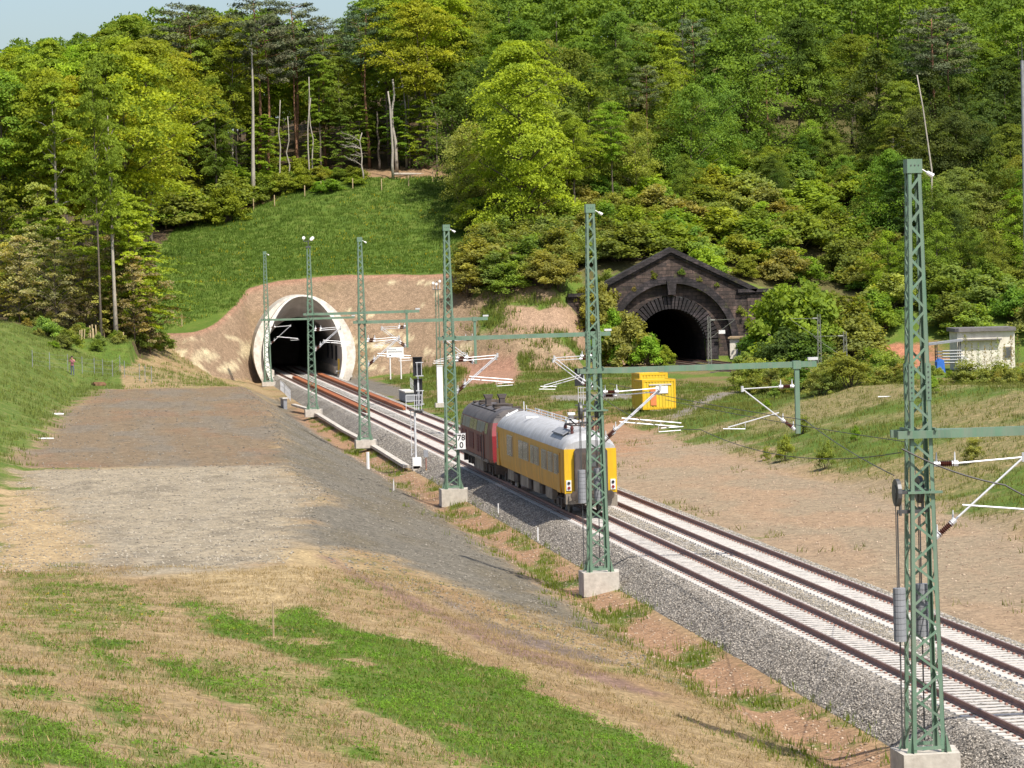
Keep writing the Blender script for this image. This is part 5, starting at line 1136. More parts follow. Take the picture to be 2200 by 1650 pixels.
PROTO = {'beech': [broad_tree(11+i, 27, 4.7+.4*i, .30+.05*i, 'egg', 165, 130, .172, .30, flat=.27, droop=.4) for i in range(4)],
         'tall': [broad_tree(31+i, 28, 3.1+.4*i, .44, 'egg', 115, 124, .168, .22, flat=.27, droop=.35, bark='bark_pale' if i == 1 else 'bark') for i in range(4)],
         'young': [broad_tree(51+i, 14, 2.4, .16, 'egg', 84, 84, .15, .10, 20, flat=.22) for i in range(4)],
         'round': [broad_tree(61+i, 14, 3.6+.4*i, .04, 'egg', 130, 120, .135, .13, 24, flat=.48, droop=.3) for i in range(4)],
         'grand': [broad_tree(71, 25, 6.4, .10, 'dome', 250, 150, .185, .42, 40, droop=.6, flat=.17)],
         'sparse': [broad_tree(81+i, 12, 2.7, .10, 'egg', 62, 60, .13, .07, 44, 'bark', flat=.3) for i in range(3)],
         'pale': [broad_tree(39, 28, 2.8, .40, 'egg', 100, 90, .20, .30, bark='bark_pale', flat=.2, droop=.35)],
         'pine': [pine_tree(91+i, 27, 3.4, .68-.04*i) for i in range(2)],
         'birch': [broad_tree(95, 27, 2.4, .78, 'egg', 30, 70, .18, .34, 12, 'bark_pale')],
         'bush': [shrub(101+i, 2.0, 2.7, 54, 120, .115) for i in range(5)], 'thicket': [shrub(111+i, 1.8, 3.2, 48, 100, .095) for i in range(4)]}
NCR = {'n': 0}
def plant(kind, name, label, cat, loc, h, col, group=None, wide=1.0, rz=None, bark=None):
    NCR['n'] += 1; rr = random.Random(NCR['n']*7919); ps = PROTO[kind]; tm, cm = ps[rr.randrange(len(ps))]
    base_h = {'beech': 27, 'tall': 28, 'pale': 28, 'young': 14, 'round': 14, 'grand': 25, 'sparse': 12, 'pine': 27, 'birch': 27, 'bush': 2.7, 'thicket': 3.2}[kind]; s = h/base_h
    t = thing(name if kind != 'thicket' else 'scrub_bush', label, cat, (loc[0], loc[1], loc[2]-.1), rr.uniform(0, 2*PI) if rz is None else rz, group); t.scale = (s*wide, s*wide, s)
    a = link('trunk' if kind not in ('bush', 'thicket') else 'stem', tm, t); b = link('crown' if kind not in ('bush', 'thicket') else 'foliage', cm, t); k = rr.uniform(.85, 1.15)*(1.35 if kind == 'sparse' else 1); b.color = (col[0]*k, col[1]*k, col[2]*k, 1); return t
DARK, MID, FRESH, BRIGHT, LEMON, OLIVE, PINE, BROWN = (.110, .162, .038), (.195, .272, .048), (.262, .345, .046), (.330, .410, .044), (.380, .440, .042), (.285, .318, .078), (.135, .158, .080), (.265, .250, .108)
RW = random.Random(5)
def jc(c, k=.14): return tuple(v*RW.uniform(1-k, 1+k) for v in c)
def sky_top(px): return float(np.interp(px, [-100, 0, 60, 130, 190, 240, 290, 340, 400, 470, 560, 600, 640, 690, 730, 790, 830, 2400], [110, 92, 78, 58, 60, 32, 4, 10, 22, 0, -15, 20, 28, 62, 66, 0, -60, -120]))
# the wood behind the meadow, row by row
SHN = {DARK: 'dark green', MID: 'deep green', FRESH: 'fresh green', BRIGHT: 'bright green', LEMON: 'lemon green', PINE: 'dusky green', OLIVE: 'olive', BROWN: 'brownish'}
KN = {'round': 'round tree', 'beech': 'beech', 'tall': 'slender tree', 'pine': 'pine', 'young': 'young tree', 'sparse': 'thin young tree'}
for ri, (Y, a, b, st) in enumerate(((467, 350, 985, 58), (478, -40, 1010, 60), (490, -60, 1040, 58))):
    px = a+(ri*17 % 30)
    while px < b:
        p = spot(px, Y+RW.uniform(-4, 4)); top = sky_top(px)+RW.uniform(0, 46)+(0 if px < 760 else -20)+(30 if ri == 0 else 0); h = at_y(px, top, p[1])[2]-p[2]; h = max(13, min(34, h)); r = RW.random()
        if px < 330: kind = 'beech' if r < .7 else 'tall'; col = LEMON if r < .2 else BRIGHT if r < .5 else FRESH
        elif px < 760: kind = 'tall' if r < .42 else 'beech' if r < .88 else 'pine'; col = FRESH if r < .3 else MID if r < .5 else BRIGHT
        else: kind = 'tall' if r < .58 else 'beech' if r < .95 else 'pine'; col = MID if r < .35 else FRESH if r < .7 else BRIGHT
        if kind == 'pine': col = PINE
        zone_ = 'left of the bare slope' if px < 360 else 'behind the meadow' if px < 760 else 'right of the bare trunks'
        plant(kind, KN[kind].replace(' ', '_'), f"{SHN[col]} {KN[kind]} {['at the front edge', 'just inside', 'deep inside'][ri]} {'of ' if ri == 0 else ''}the wood {zone_}", 'tree', p, h, jc(col), KN[kind]+'s of the wood '+zone_, wide=1.1)
        px += st*RW.uniform(.75, 1.25)
for k in range(30):
    px = RW.uniform(365, 1030); p = spot(px, RW.uniform(463, 476)); c_ = FRESH if RW.random() < .6 else MID
    plant('young', 'young_tree', f"low leafed {SHN[c_]} young tree under the tall trunks behind the meadow", 'tree', p, RW.uniform(6, 12), jc(c_), 'young trees under the tall trunks', 1.35)
# left block, nearer than the meadow top
for Y, a, b, st, lo, hi in ((371, -30, 335, 27, 9, 12.5), (386, -40, 350, 44, 12, 17), (402, -50, 330, 52, 22, 27), (420, -50, 340, 54, 25, 30), (442, -50, 350, 60, 26, 30)):
    px = a
    while px < b:
        p = spot(px, Y+RW.uniform(-3, 3)); r = RW.random(); h = RW.uniform(lo, hi)
        if Y > 395: h = min(max(14, at_y(px, sky_top(px)+RW.uniform(10, 90), p[1])[2]-p[2]), 36)
        if Y < 376: kind, col = ('sparse', OLIVE if r < .4 else BROWN) if r < .85 else ('young', OLIVE)
        elif Y < 395: kind, col = ('young', MID if r < .3 else FRESH) if r < .75 else ('sparse', OLIVE)
        else: kind, col = ('beech' if r < .7 else 'tall'), (LEMON if r < .2 else BRIGHT if r < .5 else FRESH)
        where = 'along the edge of the left wood' if Y < 376 else 'just behind the edge of the left wood' if Y < 395 else 'deep in the left wood'
        plant(kind, KN[kind].replace(' ', '_'), f"{SHN[col]} {KN[kind]} {where}", 'tree', p, h, jc(col), KN[kind]+'s '+where, RW.uniform(.85, 1.1)*(1.25 if Y < 376 else 1)); px += st*RW.uniform(.75, 1.25)
# single trees one can pick out
def one(kind, px, Y, py_top, nm, label, col, wide=1.0, cat='tree'):
    p = spot(px, Y); h = at_y(px, py_top, Y)[2]-p[2]; return plant(kind, nm, label, cat, p, h, col, wide=wide)
one('birch', 545, 459, 18, 'birch_tree', 'tall pale barked tree standing alone in front of the wood at the meadow top', PINE)
one('pale', 250, 368, 150, 'slender_tree', 'tall slender tree with pale trunk in front of the left wood', FRESH, .75)
one('tall', 218, 364, 120, 'slender_tree', 'tall thin tree just left of the pale trunk in the left wood', FRESH, .6)
one('pale', 128, 392, 150, 'beech_tree', 'forked beech with brown trunk low in the left wood', FRESH, 1.0)
one('beech', 466, 461, 190, 'beech_tree', 'beech with a dark straight trunk at the left end of the meadow top', MID, .95)
one('young', 318, 377, 510, 'bushy_tree', 'deep green bushy tree at the right corner of the left wood', MID, 1.9)
one('young', 300, 372, 430, 'bushy_tree', 'tallest light green bushy tree at the corner of the left wood', BRIGHT, 1.3)
one('young', 236, 375, 455, 'bushy_tree', 'bright green bushy tree between thin trunks at the left wood', BRIGHT, 1.3)
one('young', 285, 384, 400, 'bushy_tree', 'light green rounded tree behind the corner of the left wood', FRESH, 1.7)
one('young', 90, 382, 430, 'bushy_tree', 'bright green spreading tree low in the left wood', FRESH, 1.7)
one('grand', 1118, 423, 62, 'great_beech', 'large bright yellow green beech above the slope between both tunnels', BRIGHT, 1.0)
one('beech', 1235, 428, 240, 'beech_tree', 'mid sized bright green beech at the right shoulder of the great beech', BRIGHT, 1.05)
one('pine', 2010, 452, 15, 'pine_tree', 'tall pine with red trunk at the top right of the wood', PINE, 1.2); one('pine', 2042, 456, 40, 'pine_tree', 'second tall red trunked pine close behind at the top right', PINE, 1.1)
one('pine', 640, 470, 2, 'pine_tree', 'pine with a bent red trunk breaking the skyline', PINE, 1.25); one('pine', 700, 473, 40, 'pine_tree', 'pine with a flat dark crown at the right end of the skyline gap', PINE, 1.2); one('pine', 415, 470, 8, 'pine_tree', 'dusky pine on the skyline left of the pale barked tree', PINE, 1.4); one('pine', 560, 466, -15, 'pine_tree', 'pine with dark crown just behind the pale barked tree', PINE, 1.2)
def bare(label, nm, px, Y, py_top, r=.2, lean_=0, branches=0, m='bark_pale', seed=1):
    p = spot(px, Y); h = at_y(px, py_top, Y)[2]-p[2]; t = thing(nm, label, 'tree', tuple(p)); rr = random.Random(seed); g = MB(); P_ = [np.array((lean_*(i/6)**1.3+rr.uniform(-.08, .08)*i, rr.uniform(-.1, .1), h*i/6)) for i in range(7)]
    g.tube(P_, [r*(1-.55*i/6) for i in range(7)], 7); g.build('trunk', MT[m], t, True)
    for k in range(branches):
        i = rr.randrange(2, 6); a = P_[i]; d = np.array((rr.choice((-1, -1, 1))*rr.uniform(.9, 2.6), rr.uniform(-1, 1), rr.uniform(.1, 1.2))); g = MB(); g.tube([a, a+d*.5+(0, 0, .2), a+d], [r*.4, r*.25, .02], 5)
        for q in range(5): b = a+d*(.35+.13*q); g.tube([b, b+np.array((rr.uniform(-.9, .9), rr.uniform(-.6, .6), rr.uniform(-.1, .6)))], [.03, .008], 4)
        g.build('branch', MT['bark_pale'], t)
bare('broken grey snag with a bare top, left one of the two at the meadow top', 'dead_trunk', 845, 458, 196, .22, -.35, 0, seed=2); bare('tall broken grey snag, right one of the two at the meadow top', 'dead_trunk', 853, 463, 170, .27, -.6, 0, seed=3)
bare('twin grey trunk with no crown right of the snags', 'dead_trunk', 874, 466, 155, .2, -.3, 0, seed=4); bare('slim grey trunk leaning beside the twin trunk', 'dead_trunk', 881, 465, 190, .15, -.4, 0, 'bark', seed=5)
bare('leafless young tree with spreading bare branches at the meadow top', 'bare_tree', 781, 457, 285, .13, -.25, 9, seed=6)
bare('thin leaning bare trunk at the right edge of the meadow', 'dead_trunk', 990, 438, 382, .11, -.6, 0, 'bark', seed=7)
bare('long white leaning dead trunk in the dark wood at the right', 'dead_trunk', 2014, 416, 160, .17, -1.9, 0, seed=8)
for px, Y, py, lb in ((665, 461, 165, 'pale thin trunk, left of a pair, behind the meadow top'), (672, 463, 210, 'pale thin trunk, right of a pair, behind the meadow top'), (601, 460, 215, 'pale sapling trunk right of the tall pale barked tree'), (622, 461, 250, 'curved pale sapling trunk near the scrub at the meadow top'), (920, 464, 80, 'tall grey beech trunk right of the twin trunk'), (940, 460, 215, 'grey trunk at the right end of the row of bare trunks'), (815, 466, 240, 'thin grey trunk behind the leafless tree'), (500, 466, 250, 'grey trunk in the shade right of the dark straight trunk'), (964, 468, 190, 'thin trunk deep in the shade above the right meadow corner')):
    bare(lb, 'tree_trunk', px, Y, py, .12 if Y < 464 else .2, RW.uniform(-.3, .3), 0, 'bark_pale' if px < 700 else 'bark', seed=px)
# the wood on the right hill
RL = [(1000, 470), (1100, 452), (1300, 436), (1500, 392), (1650, 352), (1780, 348), (1900, 400), (2020, 440), (2120, 560), (2300, 600)]
for ri, (Y, st, lo, hi) in enumerate(((406, 46, 7, 12), (418, 46, 10, 15), (432, 48, 12, 18), (448, 52, 15, 20), (468, 58, 17, 22))):
    px = 1010 if ri > 1 else 1860
    while px < 2290:
        p = spot(px, Y+RW.uniform(-5, 5)); py = proj([p])[0, 1]; lim = np.interp(px, [a for a, b in RL], [b for a, b in RL])
        if py < lim+25 or (px > 1880 and ri < 3):
            r = RW.random(); h = RW.uniform(lo, hi); c_ = [MID, OLIVE, MID, FRESH, DARK, MID][min(5, int(RW.random()*6))]  # DARK crowns, here and below, put the shade of the gaps into leaf colour
            if 1600 < px < 1800: c_ = MID if r < .5 else FRESH if r < .7 else DARK
            if px > 1850 and ri > 1: c_ = DARK if r < .65 else MID
            kind = 'round' if h < 13 or r < .5 else 'beech' if r < .85 else 'tall'
            if px > 1330 and px < 1500 and r < .3 and ri > 2: kind = 'pine'
            if r > .95 and ri > 2: kind = 'pine'
            if kind == 'pine': c_ = PINE
            sec = 'near the great beech' if px < 1380 else 'above the stone gable' if px < 1640 else 'behind the nearest mast' if px < 1960 else 'at the far right'
            lev = 'low on the hill' if ri < 2 else 'halfway up the hill' if ri < 4 else 'high on the hill'
            plant(kind, KN[kind].replace(' ', '_'), f"{SHN[c_]} {KN[kind]} {lev} {sec}", 'tree', p, h, jc(c_), KN[kind]+'s '+sec, wide=1.15 if kind in ('beech', 'tall') else 1.0)
        px += st*RW.uniform(.72, 1.28)
for k in range(52):
    px = RW.uniform(1330, 2260); p = spot(px, RW.uniform(434, 474)); c_ = (MID, FRESH, DARK)[k % 3]
    plant('round', 'young_tree', f"bushy {SHN[c_]} young tree filling the gaps between trunks on the right hill", 'tree', p, RW.uniform(5, 9), jc(c_), 'young trees filling the right hill', 1.2)
# the wood farther back reads as one mass
def far_wood():
    Vs, Fs, Ts, n0 = [], [], [], 0; g = MB(); rs = np.random.RandomState(77)
    for Y, a, b, st in ((503, -60, 1080, 56), (520, -80, 1150, 62), (545, -80, 1300, 72), (488, 1040, 2300, 50), (508, 1040, 2450, 52), (532, 1000, 2450, 56), (560, 1000, 2450, 62), (595, 900, 2450, 70), (430, 2290, 2700, 52), (450, 2290, 2700, 52), (475, 2290, 2700, 52)):
        px = a
        while px < b:
            p = spot(px, Y+RW.uniform(-5, 5)); h = RW.uniform(17, 24)
            if px < 830: h = max(10, min(32, at_y(px, sky_top(px)+RW.uniform(4, 40), p[1])[2]-p[2]))
            R = RW.uniform(3.8, 5.6); k = 46; i = np.arange(k); t = (i+rs.uniform(0, 1, k))/k; rp = R*np.sin(PI*np.minimum(1, t*.9+.1))**.7*rs.uniform(.55, 1.1, k); an = i*2.39996+rs.uniform(-.4, .4, k)
            C = np.stack([p[0]+np.cos(an)*rp, p[1]+np.sin(an)*rp, p[2]+h*(.22+.78*t)], 1); D = np.stack([np.cos(an), np.sin(an), rs.uniform(-.1, .3, k)], 1); sz = R*rs.uniform(.28, .45, k)
            V, F, T = leaf_cards(rs, C, D, sz*1.1, sz, sz*.32, 64, .29, .3, tints=np.clip(rs.uniform(-.25, .7)+rs.uniform(0, .5, k), 0, 1)); Vs.append(V); Fs.append(F+n0); Ts.append(T); n0 += len(V)
            g.tube([p, p+(0, 0, h*.8)], [.26, .08], 5); px += st*RW.uniform(.75, 1.25)
    w = thing('far_wood', 'dense green wood covering the upper hillside behind the nearer trees', 'wood'); w['kind'] = 'stuff'
    g.build('trunks', MT['bark'], w)['kind'] = 'stuff'; o = link('crowns', np_mesh('crowns', np.concatenate(Vs), np.concatenate(Fs), MT['leaf'], tint=np.concatenate(Ts)), w); o.color = (.185, .275, .045, 1); o['kind'] = 'stuff'
far_wood()
# shrubs on the slopes
def bushes(n, box, Yr, hr, cols, label, group, kind='bush', wide=1.1, cond=None, seed=1):
    rr = random.Random(seed); k = 0; tries = 0
    while k < n and tries < n*30:
        tries += 1; px = rr.uniform(box[0], box[2]); Y = rr.uniform(*Yr); p = spot(px, Y); q = proj([p])[0]
        if not (box[1] < q[1] < box[3]) or (cond and not cond(p, q)): continue
        c_ = cols[rr.randrange(len(cols))]; plant(kind, 'shrub', label, 'shrub', p, rr.uniform(*hr), jc(c_), group, wide*rr.uniform(.85, 1.25)); k += 1
off = lambda p, q: not (OX-11.5 < p[0] < OX+12.0 and OY-1.5 < p[1] < OY+3)
bushes(88, (1000, 380, 1330, 640), (392, 440), (2.4, 4.6), [OLIVE, OLIVE, OLIVE, MID, OLIVE], 'olive green shrub on the slope above the spoil heap between both tunnels', 'shrubs between both tunnels', 'thicket', 1.35, off, 11)
bushes(118, (1320, 340, 1920, 640), (399, 462), (2.0, 4.6), [MID, MID, FRESH, OLIVE, OLIVE, FRESH], 'leafy shrub on the hillside around the stone gable', 'shrubs around the stone gable', 'bush', 1.35, off, 12)
bushes(62, (1860, 430, 2260, 730), (366, 430), (1.8, 4.5), [OLIVE, MID, OLIVE, MID], 'shrub at the foot of the right hill behind the nearest mast', 'shrubs at the foot of the right hill', 'bush', 1.2, off, 13)
for px, Y, py, w, c_, lb in ((1322, 393, 685, .85, FRESH, 'tall olive shrub hiding the left foot of the stone portal'), (1352, 391, 690, 1.0, OLIVE, 'leafy shrub leaning in front of the left end of the stone arch'), (1392, 389, 722, .95, FRESH, 'bushy shrub before the left edge of the dark tunnel opening'), (1430, 388, 748, .9, FRESH, 'low fresh green shrub at the foot of the dark tunnel opening'), (1282, 397, 618, 1.0, OLIVE, 'olive shrub at the left end of the stone portal wall'),
                         (1682, 388, 632, 1.2, FRESH, 'tall fresh green shrub right beside the stone portal'), (1722, 384, 622, 1.5, MID, 'largest green shrub right of the stone portal'), (1765, 389, 645, 1.5, MID, 'broad dark green shrub behind the thin grey mast'), (1645, 386, 700, 1.0, MID, 'leafy shrub at the right side of the cream hut'), (1805, 386, 655, 1.5, MID, 'rounded shrub right of the thin grey mast'), (1690, 376, 715, 1.3, DARK, 'low dark shrub before the bushes right of the stone portal'), (1600, 378, 776, 1.4, OLIVE, 'low olive shrub at the corner below the cream hut'), (1840, 382, 690, 1.3, OLIVE, 'olive shrub at the right end of the big bushes'), (1745, 374, 722, 1.4, DARK, 'dark low shrub around the foot of the thin grey mast'),
                         (1480, 403, 562, 1.0, FRESH, 'fresh green shrub growing over the right rake of the gable'), (1600, 405, 560, 1.2, FRESH, 'bright shrub above the right wing of the stone portal')):
    p = spot(px, Y); h = at_y(px, py, Y)[2]-p[2]; plant('bush', 'shrub', lb, 'shrub', p, max(1.5, h), jc(c_), None, w*max(.62, min(1.0, 5/max(h, 1))))
bushes(16, (330, 395, 500, 490), (428, 466), (2.0, 5.0), [FRESH, MID], 'undergrowth bush at the left corner of the meadow top', 'undergrowth at the meadow corner', 'bush', 1.2, None, 31)
for k, (dx, z_, h_) in enumerate(((-2.2, 10.6, .9), (-4.6, 9.0, .8), (1.4, 10.9, 1.0), (3.6, 10.0, .8), (5.8, 9.3, .7), (8.6, 5.6, 1.3), (9.6, 4.2, 1.1))):
    plant('bush', 'weed_tuft', 'small weed tuft rooted in the joints of the stone portal wall', 'weed', (OX+dx, OY+.12, z_), h_, jc(OLIVE if k % 2 else MID), 'weeds on the stone portal', .8)
# scrub behind the right bank, in front of the yard
bushes(80, (1600, 745, 2240, 850), (232, 330), (1.2, 2.8), [OLIVE, OLIVE, MID, OLIVE], 'olive scrub bush along the top of the right grass bank', 'scrub on the right bank', 'thicket', 1.2, lambda p, q: (p[0] < 66 or p[0] > 80) and not (q[0] > 1950 and q[1] < 838), 14)
bushes(14, (1960, 806, 2220, 850), (270, 332), (.6, 1.1), [MID, FRESH, OLIVE], 'green bush in front of the cream yard building', 'bushes before the yard building', 'bush', 1.0, None, 15)
bushes(14, (1640, 845, 2190, 1010), (150, 250), (.8, 1.7), [OLIVE, FRESH], 'thin sapling like bush on the right grass bank', 'saplings on the right bank', 'thicket', .8, None, 16)
bushes(30, (0, 690, 420, 760), (345, 384), (.8, 2.0), [MID, OLIVE, FRESH, OLIVE], 'low bush at the foot of the left wood', 'low bushes at the left wood', 'bush', 1.1, None, 17)
bushes(20, (560, 368, 800, 418), (452, 464), (.9, 1.9), [FRESH, MID, FRESH], 'low green bush in the scrub at the meadow top', 'scrub at the meadow top', 'bush', 1.5, None, 18)
bushes(18, (360, 400, 640, 440), (458, 470), (2.0, 4.5), [FRESH, MID], 'green undergrowth bush below the trees at the meadow top', 'undergrowth at the meadow top', 'bush', 1.2, None, 19)
for k in range(9):
    p = spot(2075+k*14, 326+(k % 3)*3); plant('sparse', 'young_tree', 'thin bare young tree in front of the cream yard building', 'tree', p, RW.uniform(3, 4.5), jc(BROWN), 'thin trees before the yard building', .35)

# ---------------------------------------------------------------- grass and weeds
def grass(name, label, px_poly, n, hr, wr, cols, seed, keep, per=7, spread=.16, world=None, lean_=.5):
    rs = np.random.RandomState(seed)
    Pw = np.array(world) if world is not None else np.array([hit(a, b)[:2] for a, b in px_poly]); lo, hi = Pw.min(0), Pw.max(0)
    X = rs.uniform(lo[0], hi[0], n*3); Y = rs.uniform(lo[1], hi[1], n*3); m_ = poly_mask(Pw, X, Y, .25, True) > .5; X, Y = X[m_][:n], Y[m_][:n]
    if keep is not None: kp_ = rs.uniform(0, 1, len(X)) < keep(X, Y); X, Y = X[kp_], Y[kp_]
    Z = hz(X, Y); k = len(X); h = rs.uniform(hr[0], hr[1], (k, per)); bx = X[:, None]+rs.normal(0, spread, (k, per)); by = Y[:, None]+rs.normal(0, spread, (k, per)); bz = np.repeat(Z[:, None]-.03, per, 1)
    a = rs.uniform(0, 2*PI, (k, per)); w = rs.uniform(wr[0], wr[1], (k, per)); ln = rs.uniform(0, lean_, (k, per))*h; b = rs.uniform(0, 2*PI, (k, per))
    p0 = np.stack([bx-np.cos(a)*w, by-np.sin(a)*w, bz], -1); p1 = np.stack([bx+np.cos(a)*w, by+np.sin(a)*w, bz], -1); p2 = np.stack([bx+np.cos(b)*ln, by+np.sin(b)*ln, bz+h], -1)
    V = np.stack([p0, p1, p2], 2).reshape(-1, 3); F = np.arange(len(V)).reshape(-1, 3); t = np.repeat(rs.uniform(0, .5, k)[:, None]+rs.uniform(0, .5, (k, per)), 3).ravel()
    o = link(name, np_mesh(name, V, F, MT['grass'], tint=t)); o.color = (*cols, 1); tag(o, label, 'grass', kind='stuff'); return o
def gi(X, Y):   # green cover at a place, from the ground's own cover
    ix = np.clip(np.searchsorted(xs, X)-1, 0, len(xs)-2); iy = np.clip(np.searchsorted(ys, Y)-1, 0, len(ys)-2); return GV[iy, ix]
FGP = [(-40, 1240), (0, 1235), (350, 1270), (620, 1290), (760, 1215), (1000, 1300), (1400, 1510), (1560, 1560), (1700, 1660), (-40, 1660)]
FW = [(-14, 46), (16, 46), (19.1, 70), (19.1, 118), (12, 128), (6.5, 122), (-4, 128), (-14, 128)]
grass('dry_grass', 'dry tan grass covering the foreground bank', None, 30000, (.05, .17), (.008, .016), (.34, .255, .145), 21, lambda X, Y: np.clip(.9-gi(X, Y)*.7, .05, 1)*(fbm(X*.6, Y*.6, 91) > .36), 9, .2, FW, 1.3)
grass('green_grass', 'thin green grass scattered over the foreground bank', None, 36000, (.05, .18), (.008, .018), (.17, .205, .05), 22, lambda X, Y: np.clip(gi(X, Y)*1.1-.15, 0, 1), 9, .16, FW, 1.0)
def weeds(name, label, world, n, seed, keep, hr, sz, col):
    rs = np.random.RandomState(seed); Pw = np.array(world); lo, hi = Pw.min(0), Pw.max(0); X = rs.uniform(lo[0], hi[0], n); Y = rs.uniform(lo[1], hi[1], n); k_ = (poly_mask(Pw, X, Y, .25, True) > .5) & (rs.uniform(0, 1, n) < keep(X, Y)); X, Y = X[k_], Y[k_]; k = len(X)
    big = sstep(.42, .72, fbm(X*1.3, Y*1.3, 97)); R = hr[0]+(hr[1]-hr[0])*big*rs.uniform(.5, 1.1, k); C = np.stack([X, Y, hz(X, Y)+R*.45], 1); a = rs.uniform(0, 2*PI, k)
    V, F, t = leaf_cards(rs, C, np.stack([np.cos(a), np.sin(a), .2*np.ones(k)], 1), R*1.1, R*1.1, R*.75, 18, sz, .1, up=.9, narrow=.30, tints=np.clip(-.1+.55*big+.6*fbm(X*.35, Y*.2, 98)+rs.normal(0, .14, k), 0, 1))
    o = link(name, np_mesh(name, V, F, MT['grass'], tint=t)); o.color = (*col, 1); return tag(o, label, 'weeds', kind='stuff')
weeds('lush_weeds', 'lush bright green weeds growing in patches on the foreground bank', FW, 90000, 23, lambda X, Y: np.clip((gi(X, Y)-.48)*1.6, 0, .7), (.03, .20), .036, (.155, .275, .038))
DW = [(17.5, 74), (22.2, 74), (22.4, 200), (21.2, 300), (19, 300), (17.0, 190)]
grass('ditch_grass', 'grass and weeds growing in the ditch beside the ballast', None, 9000, (.10, .38), (.012, .026), (.15, .19, .03), 24, lambda X, Y: np.clip(gi(X, Y)*1.2-.25, 0, 1)*(np.abs(X-21.3) > .0), 8, .14, DW)
RWP = [(31.6, 100), (43, 120), (62, 130), (62, 262), (40, 270), (32, 240)]
grass('bank_grass', 'yellowish grass on the right bank and along the flat', None, 16000, (.12, .40), (.014, .03), (.17, .180, .048), 25, lambda X, Y: np.clip(gi(X, Y)*1.1-.12, 0, 1), 7, .2, RWP, .8)
MW = [(9, 398), (20, 404), (52, 406), (60, 440), (54, 460), (12, 457)]
grass('meadow_grass', 'green meadow grass on the slope above the tunnel mouth', None, 20000, (.15, .42), (.03, .06), (.100, .160, .028), 26, lambda X, Y: (gi(X, Y) > .8)*.9, 6, .25, MW)
grass('meadow_flowers', 'yellow dandelions dotted through the meadow', None, 2600, (.20, .32), (.04, .07), (.45, .36, .02), 27, lambda X, Y: (gi(X, Y) > .8)*(fbm(X*.15, Y*.12, 95) > .5)*.55, 3, .25, MW)
LW = [(-14, 180), (-2, 195), (-.6, 300), (16, 330), (16, 382), (8, 392), (-14, 380)]
grass('bank_grass', 'green grass on the left bank around the photographer', None, 15000, (.12, .42), (.02, .045), (.18, .215, .06), 28, lambda X, Y: np.clip(gi(X, Y)*1.0-.15, 0, 1)*(fbm(X*.5, Y*.3, 93) > .42), 7, .22, LW)
FR = [(32, 258), (66, 258), (66, 300), (58, 376), (36, 390), (33, 330)]
grass('flat_grass', 'rough grass on the flat between the new and the old line', None, 12000, (.12, .40), (.02, .045), (.15, .175, .042), 29, lambda X, Y: np.clip(gi(X, Y)*1.1-.15, 0, 1), 7, .22, FR)
weeds('dandelions', 'yellow dandelions along the upper edge of the foreground weeds', [(1, 97), (8, 92), (7, 104), (-2, 112), (-4, 104)], 700, 30, lambda X, Y: (gi(X, Y) > .5)*.35*(fbm(X*.8, Y*.5, 99) > .45), (.03, .06), .03, (.62, .46, .01))
SW = [(43, 381), (58, 384), (62, 396), (50, 402), (40, 396)]
grass('spoil_weeds', 'weeds growing on the reddish spoil slope between both tunnels', None, 5000, (.3, .9), (.03, .07), (.15, .18, .04), 32, lambda X, Y: np.clip(gi(X, Y)-.2, 0, 1), 7, .3, SW)
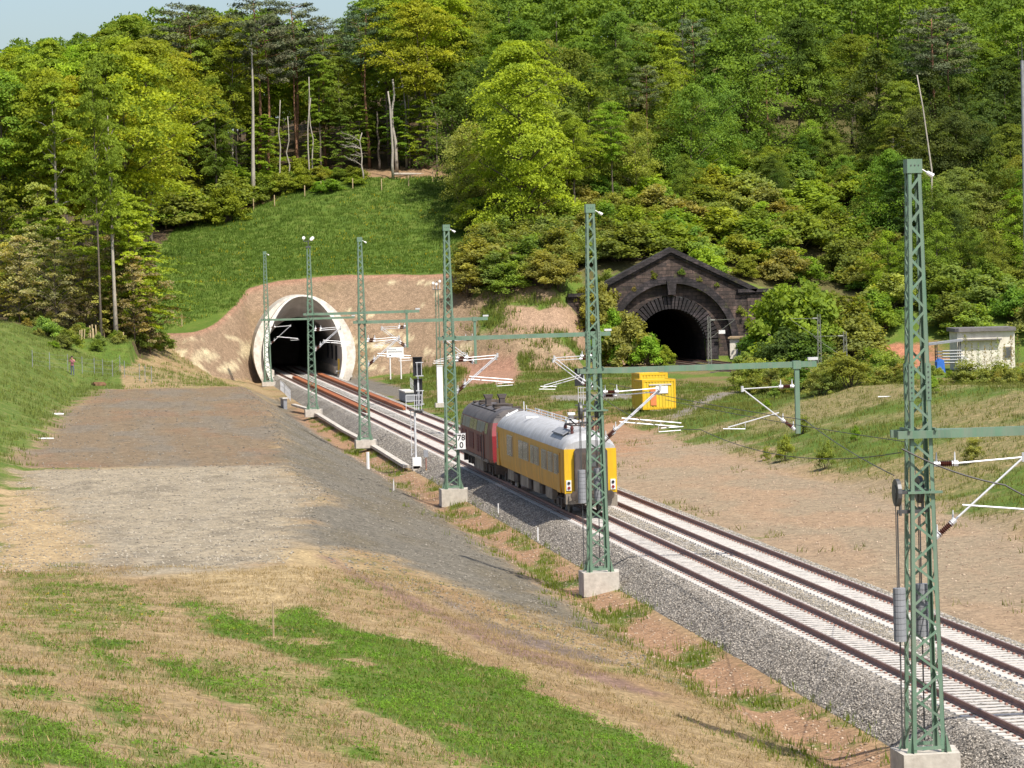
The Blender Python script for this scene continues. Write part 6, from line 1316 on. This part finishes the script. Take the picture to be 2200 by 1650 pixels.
# stones on the platform, ditch and flat
def stone_mix(name, lo, hi):
    m, nt, N, L, P = _new(name); at = N.new('ShaderNodeAttribute'); at.attribute_name = 'tint'; r = _ramp(N, [(0, lo), (1, hi)]); L.new(at.outputs['Fac'], r.inputs[0]); L.new(r.outputs[0], P.inputs['Base Color']); P.inputs['Roughness'].default_value = .9; return m
def stones(name, label, n, world, sz, m, seed, zf=None):
    rs = np.random.RandomState(seed); Pw = np.array(world); lo, hi = Pw.min(0), Pw.max(0); X = rs.uniform(lo[0], hi[0], n*3); Y = lo[1]+(hi[1]-lo[1])*rs.uniform(0, 1, n*3)**1.3; k_ = poly_mask(Pw, X, Y, .2, True) > .5; X, Y = X[k_][:n], Y[k_][:n]; Z = hz(X, Y) if zf is None else zf(X); k = len(X)
    o8 = np.array([(1, 0, 0), (-1, 0, 0), (0, 1, 0), (0, -1, 0), (0, 0, .7), (0, 0, -.4)], float); V = np.stack([X, Y, Z], 1)[:, None]+o8[None]*(sz[0]+(sz[1]-sz[0])*rs.uniform(0, 1, (k, 1, 1))**2)*rs.uniform(.6, 1.3, (k, 6, 1))
    f = np.array([(0, 2, 4), (2, 1, 4), (1, 3, 4), (3, 0, 4), (2, 0, 5), (1, 2, 5), (3, 1, 5), (0, 3, 5)]); F = (np.arange(k)[:, None, None]*6+f[None]).reshape(-1, 3); return tag(link(name, np_mesh(name, V.reshape(-1, 3), F, m, tint=np.repeat(rs.uniform(0, 1, k)**1.5, 6))), label, 'stones', kind='stuff')
SM1 = stone_mix('grey_gravel', (.17, .145, .11), (.46, .40, .31)); SM2 = stone_mix('ballast_stone', (.12, .102, .082), (.46, .41, .345)); SM3 = stone_mix('earth_clods', (.21, .14, .09), (.50, .38, .27)); SM4 = stone_mix('dark_gravel', (.10, .088, .07), (.29, .255, .20))
stones('gravel', 'loose grey gravel strewn over the pale part of the platform', 9000, [(-4, 124), (7.5, 124), (12, 165), (11.3, 186), (-3.5, 186)], (.02, .075), SM1, 41)
stones('gravel', 'loose brown and grey gravel strewn over the far part of the platform', 2500, [(-3, 186), (11.5, 186), (15, 318), (-1, 318)], (.03, .09), SM4, 44)
stones('gravel', 'dark loose gravel strewn over the slope beside the ditch', 13000, [(9, 128), (18.8, 100), (19.1, 200), (19, 320), (15, 320), (11.5, 180)], (.02, .075), SM4, 45)
stones('gravel', 'earth clods and pale stones strewn over the flat right of the tracks', 5500, [(31.8, 96), (42, 120), (44, 240), (33, 240)], (.02, .08), SM3, 42)
stones('gravel', 'pinkish clods and stones lying in the ditch beside the ballast', 5000, [(19.2, 76), (21.6, 76), (21.6, 240), (19.4, 240)], (.02, .08), SM3, 43)
zb2 = lambda X: np.interp(X, [21.95, 23.25, 23.7, 26.6, 27.1, 29.9, 30.35, 31.3], [-1.02, -.28, -.215, -.215, -.235, -.212, -.26, -.82])
stones('ballast_stones', 'sharp grey ballast stones on the shoulder left of the tracks', 32000, [(21.9, 72), (23.75, 72), (23.75, 260), (21.9, 260)], (.028, .065), SM2, 46, zb2)
stones('ballast_stones', 'sharp pale ballast stones between the two tracks', 12000, [(26.4, 80), (27.3, 80), (27.3, 240), (26.4, 240)], (.028, .06), SM1, 47, zb2)
stones('ballast_stones', 'sharp grey ballast stones on the shoulder right of the tracks', 12000, [(29.9, 92), (31.3, 92), (31.3, 240), (29.9, 240)], (.028, .065), SM1, 48, zb2)
